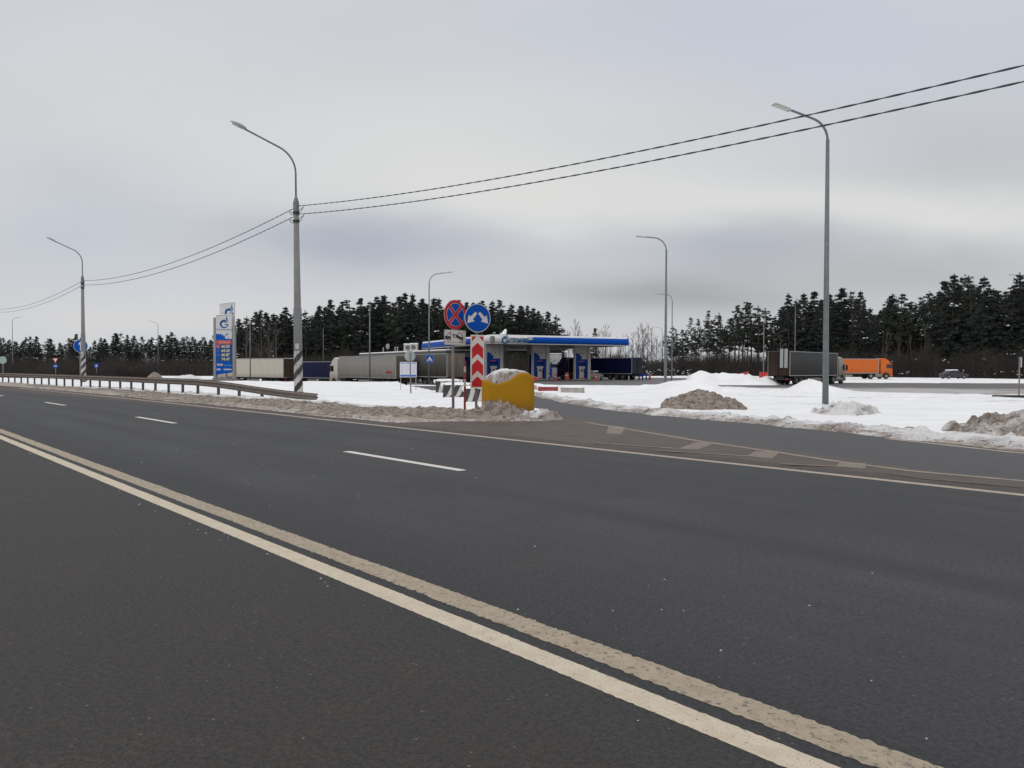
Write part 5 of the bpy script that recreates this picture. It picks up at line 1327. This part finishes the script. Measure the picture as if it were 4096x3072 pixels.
PLACES = [(110, 'near the left picture edge'), (300, 'left of the farther concrete lamp post'), (420, 'right of the farther concrete lamp post'), (620, 'right of the small crossing sign'), (905, 'just left of the price pylon'),
          (1010, 'above the white trailer, left half'), (1110, 'above the white trailer, right half'), (1190, 'just left of the big concrete post'), (1300, 'above the navy trailer'), (1400, 'above the white cab'), (1480, 'above the grey trailer front'), (1600, 'above the satellite dish'), (1715, 'left of the bump sign lamp'), (1800, 'just left of the no stopping sign'), (1905, 'behind the no stopping sign'), (1960, 'behind the round blue arrow sign'), (2060, 'above the left end of the canopy'), (2160, 'above the middle pump pillar'), (2300, 'at the right end of the middle wood'),
          (2750, 'next to the second slim lamp post'), (2850, 'above the brown snow heap'), (2950, 'above the white snow ridge'), (3060, 'above the red container'), (3130, 'left of the dark truck rear'), (3200, 'above the rear of the dark truck'), (3300, 'left of the nearest slim lamp post'), (3400, 'right of the nearest slim lamp post'), (3500, 'above the orange trailer'), (3600, 'above the orange cab'), (3740, 'left of the snow roofed car'), (3860, 'above the snow roofed car'), (3980, 'right of the snow roofed car'), (9999, 'at the right picture edge')]
def where(p):
    for a, b in PLACES:
        if p < a: return b
def forest(x0, x1, step, tab, dist, label, group, kinds, rows, zb=-.9, wid=1.0):
    for rw, (dy, drop, stp) in enumerate(rows):
        px = x0 + (stp*.5 if rw % 2 else 0)
        while px < x1:
            p = px + random.uniform(-.3, .3)*stp; D_ = dist(p) + dy + random.uniform(-4, 4)
            t = (p-2048)/F; tz = (1475+ (p-2048)*.004 - prof(tab, p))/F
            h = EYE + tz*D_ - zb; h *= 1 - drop - random.uniform(0, .10 if rw == 0 else .16) + (.02 if rw == 0 else 0)
            kd = random.choice(kinds); pr = random.choice(PROT[kd])
            word = {'pine': 'dark pine', 'thin': 'thin snow flecked pine', 'full': 'broad dark conifer', 'spruce': 'pointed dark spruce'}[kd]
            plant(pr, t*D_, D_, zb, max(5, h), 'pine_tree' if kd in ('pine', 'thin') else 'spruce_tree', word + ' ' + ('in front ' if rw == 0 else 'farther back ') + where(p), 'tree', group, wid=wid*random.uniform(.85, 1.2))
            px += stp
dl = lambda p: 330 - .02*p
forest(-60, 900, 27, TOPS, dl, 'dark conifer in the low wood at far left, left of the price pylon', 'conifers of the left wood', ['pine', 'full', 'pine', 'spruce'], [(0, 0, 27), (14, .06, 34)], wid=1.25)
dc = lambda p: 205
forest(930, 2262, 36, TOPS, dc, 'tall dark pine in the wood behind the parked trailers and canopy', 'conifers of the middle wood', ['pine', 'full', 'full', 'full', 'pine', 'spruce'], [(0, 0, 36), (9, .03, 44), (20, .06, 50)], wid=1.12)
dr = lambda p: 205 if p < 3000 else 205 - (p-3000)*.036
forest(2690, 3110, 44, TOPR, dr, 'open crowned pine left of the dark truck', 'conifers left of the dark truck', ['pine', 'thin', 'pine'], [(0, 0, 34), (9, .05, 40), (20, .12, 48)])
forest(3120, 4200, 38, TOPR, dr, 'tall dark pine in the wood behind the trucks at right', 'conifers of the right wood', ['pine', 'full', 'full', 'spruce', 'full', 'pine', 'thin'], [(0, 0, 40), (9, .04, 46), (20, .08, 54)], wid=1.1)
# lone spruce and bare trees between the woods
for px, py, D_ in ((2372, 1315, 210),):
    plant(PROT['spruce'][0], (px-2048)/F*D_, D_, -.8, EYE+.8+(1476-py)/F*D_, 'spruce_tree', 'small lone dark spruce rising behind the canopy roof among bare trees', 'tree', None)
BT = [(2275, 1330), (2300, 1280), (2325, 1330), (2350, 1345), (2395, 1320), (2420, 1300), (2440, 1330), (2470, 1350), (2500, 1340), (2530, 1330), (2552, 1310), (2570, 1295), (2590, 1300), (2605, 1310), (2625, 1345), (2650, 1340), (2670, 1350), (2310, 1300), (2410, 1335), (2515, 1345), (2575, 1320), (2480, 1370), (2545, 1360), (2610, 1365), (2335, 1365)]
for i, (px, py) in enumerate(BT):
    D_ = 190 + random.uniform(-8, 25); h = EYE+.8+(1476-py)/F*D_
    plant(BARE[i % 4], (px-2048)/F*D_, D_, -.8, h, 'bare_tree', 'leafless slender tree ' + ('over the canopy roof' if px < 2460 else 'above the dark blue trailer' if px < 2560 else 'right of the dark blue trailer' if px < 2600 else 'beside the tiny farthest lamp'), 'tree', 'bare trees between the woods', h0=11.0, wid=1.1)
for i, px in enumerate((985, 1045, 1075, 1105, 3545, 3590, 3640, 3700, 3950, 3120)):
    D_ = 186 if px < 3000 else 176; h = (10 + random.uniform(0, 3)) if px > 3000 else 13
    plant(BARE[i % 4], (px-2048)/F*D_, D_, -.8, h, 'bare_tree', 'grey leafless tree before the conifers ' + where(px), 'tree', 'bare trees before the conifers', h0=11.0, wid=1.0)

from collections import defaultdict
same = defaultdict(list)
for o in C.objects:
    if o.parent is None and o.get('category') == 'tree': same[o['label']].append(o)
ORD = ['leftmost', 'second from left', 'third from left', 'fourth from left', 'fifth from left', 'sixth from left', 'seventh from left', 'eighth from left', 'ninth from left', 'tenth from left', 'eleventh from left', 'twelfth from left', 'thirteenth from left']
for lb, os_ in same.items():
    if len(os_) < 2: continue
    os_.sort(key=lambda o: o.location.x/o.location.y)
    for k, o in enumerate(os_): o['label'] = lb + ', ' + (('left one' if k == 0 else 'right one') if len(os_) == 2 else ORD[min(k, 12)])
# woodland depth behind the individual trees: one mass
def mass():
    vs, fs, ms = [], [], []; 
    def copy_in(me, x, y, z, k, kw, rz):
        nv = len(me.vertices); a = np.empty(nv*3); me.vertices.foreach_get('co', a); a = a.reshape(-1, 3)
        c, s_ = cos(rz), sin(rz); X_ = (a[:, 0]*c-a[:, 1]*s_)*kw+x; Y_ = (a[:, 0]*s_+a[:, 1]*c)*kw+y; i = len(vs)
        vs.extend(zip(X_.tolist(), Y_.tolist(), (a[:, 2]*k+z).tolist()))
        for p in me.polygons: fs.append(tuple(i+q for q in p.vertices)); ms.append(p.material_index)
    pool = [conifer('full', 90+i, dens=.34, snow=0)[1] for i in range(2)]
    for me in pool: pass
    def band(x0, x1, tab, dist, stp, rows):
        for dy, drop in rows:
            px = x0
            while px < x1:
                D_ = dist(px)+dy+random.uniform(-4, 4); tz = (1475+(px-2048)*.004-prof(tab, px))/F; h = (EYE+.9+tz*D_)*(1-drop-random.uniform(0, .1))
                k = h/20; copy_in(random.choice(pool), (px-2048)/F*D_, D_, -.9, k, k*1.7, random.random()*6.28); px += stp*random.uniform(.7, 1.3)
    band(-120, 905, TOPS, dl, 30, ((30, .12),)); band(930, 2240, TOPS, dc, 34, ((30, .10), (40, .14), (52, .16), (62, .2))); band(3125, 4250, TOPR, dr, 36, ((30, .08), (40, .12), (52, .16)))
    me = bpy.data.meshes.new('woodland'); me.from_pydata(vs, [], fs); me.materials.append(M_NEED2); me.update()
    o = bpy.data.objects.new('woodland', me); C.objects.link(o); tag(o, 'dense dark woodland behind the first rows of trees', 'woodland', None, 'stuff')
mass()
# undergrowth: thousands of thin upright stems and twigs at the foot of the woods
def brush():
    rg = np.random.default_rng(77); vs, fs = [], []
    def stems(x0, x1, dist, n, hlo, hhi, depth):
        for _ in range(n):
            px = rg.uniform(x0, x1); D_ = dist(px) - 6 + rg.random()*depth; x, y = (px-2048)/F*D_, D_
            h = rg.uniform(hlo, hhi)*(1 + .5*fbm(px*.012, 0, 3, 3)); lx, ly = rg.normal()*.22*h, rg.normal()*.12*h; w = .035+.05*rg.random()
            a = rg.random()*3.14; dx, dy = w*cos(a), w*sin(a)*.5; i = len(vs)
            vs.extend([(x-dx, y-dy, -1.1), (x+dx, y+dy, -1.1), (x+lx*.5+dx*.6, y+ly*.5, -.9+h*.6), (x+lx*.5-dx*.6, y+ly*.5, -.9+h*.6), (x+lx, y+ly, -.9+h)])
            fs.extend([(i, i+1, i+2, i+3), (i+3, i+2, i+4)])
            for q in range(3):
                f = .3+.6*rg.random(); bx_, by_, bz = x+lx*f*.6, y+ly*f*.6, -.9+h*f; r = h*.28*rg.random()+.2; an = rg.random()*6.28; j = len(vs)
                vs.extend([(bx_, by_, bz-.03), (bx_, by_, bz+.04), (bx_+r*cos(an), by_+r*sin(an), bz+r*.9)]); fs.append((j, j+1, j+2))
    stems(-60, 905, lambda p: 300, 6000, 2.5, 7.0, 18); stems(-60, 868, lambda p: 172, 7000, 1.0, 3.2, 14); stems(-60, 620, lambda p: 118, 7000, 1.0, 2.0, 12); stems(905, 2270, lambda p: 192, 8000, 2.0, 6.5, 14)
    stems(2270, 2700, lambda p: 185, 5200, 2.0, 5.5, 22); stems(2690, 4250, lambda p: dr(p)-8, 17000, 2.0, 7.0, 16)
    me = bpy.data.meshes.new('undergrowth'); me.from_pydata(vs, [], fs); me.materials.append(M_BRUSH); me.update()
    o = bpy.data.objects.new('undergrowth', me); C.objects.link(o); tag(o, 'brown leafless scrub along the foot of the woods', 'undergrowth', None, 'stuff')
brush()
def snowscrub():
    rg = np.random.default_rng(99); vs, fs, ms = [], [], []
    global rng; rng = rg
    for _ in range(130):
        px = rg.choice([rg.uniform(0, 900), rg.uniform(2560, 2760), rg.uniform(3500, 4200), rg.uniform(900, 1100)]); D_ = (292 if px < 905 else (176 if px < 3000 else dr(px)-16)) + rg.random()*6
        x, y = (px-2048)/F*D_, D_; R = .15+.3*rg.random(); snowpad(vs, fs, ms, np.array([x, y, rg.uniform(-.4, 1.6 if rg.random() < .7 else 5)]), R*(1.5 if px < 905 else 1))
    me = bpy.data.meshes.new('snow_tufts'); me.from_pydata(vs, [], fs); me.materials.append(M_FROST); me.update()
    o = bpy.data.objects.new('snow_tufts', me); C.objects.link(o); tag(o, 'bits of snow caught in the scrub', 'snow', None, 'stuff')
snowscrub()
# loose gravel and ice crumbs on the road
def crumbs():
    rg = np.random.default_rng(4); b = MB()
    def lump(x, y, z, r):
        i = len(b.v); n = 5
        for k in range(n): a = 6.283*k/n+rg.random(); b.v.append((x+r*cos(a), y+r*sin(a), z))
        b.v.append((x, y, z+r*.9))
        for k in range(n): b.f.append((i+k, i+(k+1) % n, i+n)); b.m.append(0)
    for _ in range(70):
        s = rg.uniform(-1, 16); d = rg.choice([rg.normal(2.50, .05), rg.uniform(3, 10), rg.uniform(3.1, 5)]); p = rd(s, d); lump(p[0], p[1], .001, rg.uniform(.003, .008)*(1+s*.04))
    o = b.build('road_grit', mat('grit_pale', (.50, .48, .44), .9)); tag(o, 'pale crumbs of grit and ice scattered on the asphalt', 'grit', None, 'stuff')
crumbs()
print('objects', len(bpy.data.objects))
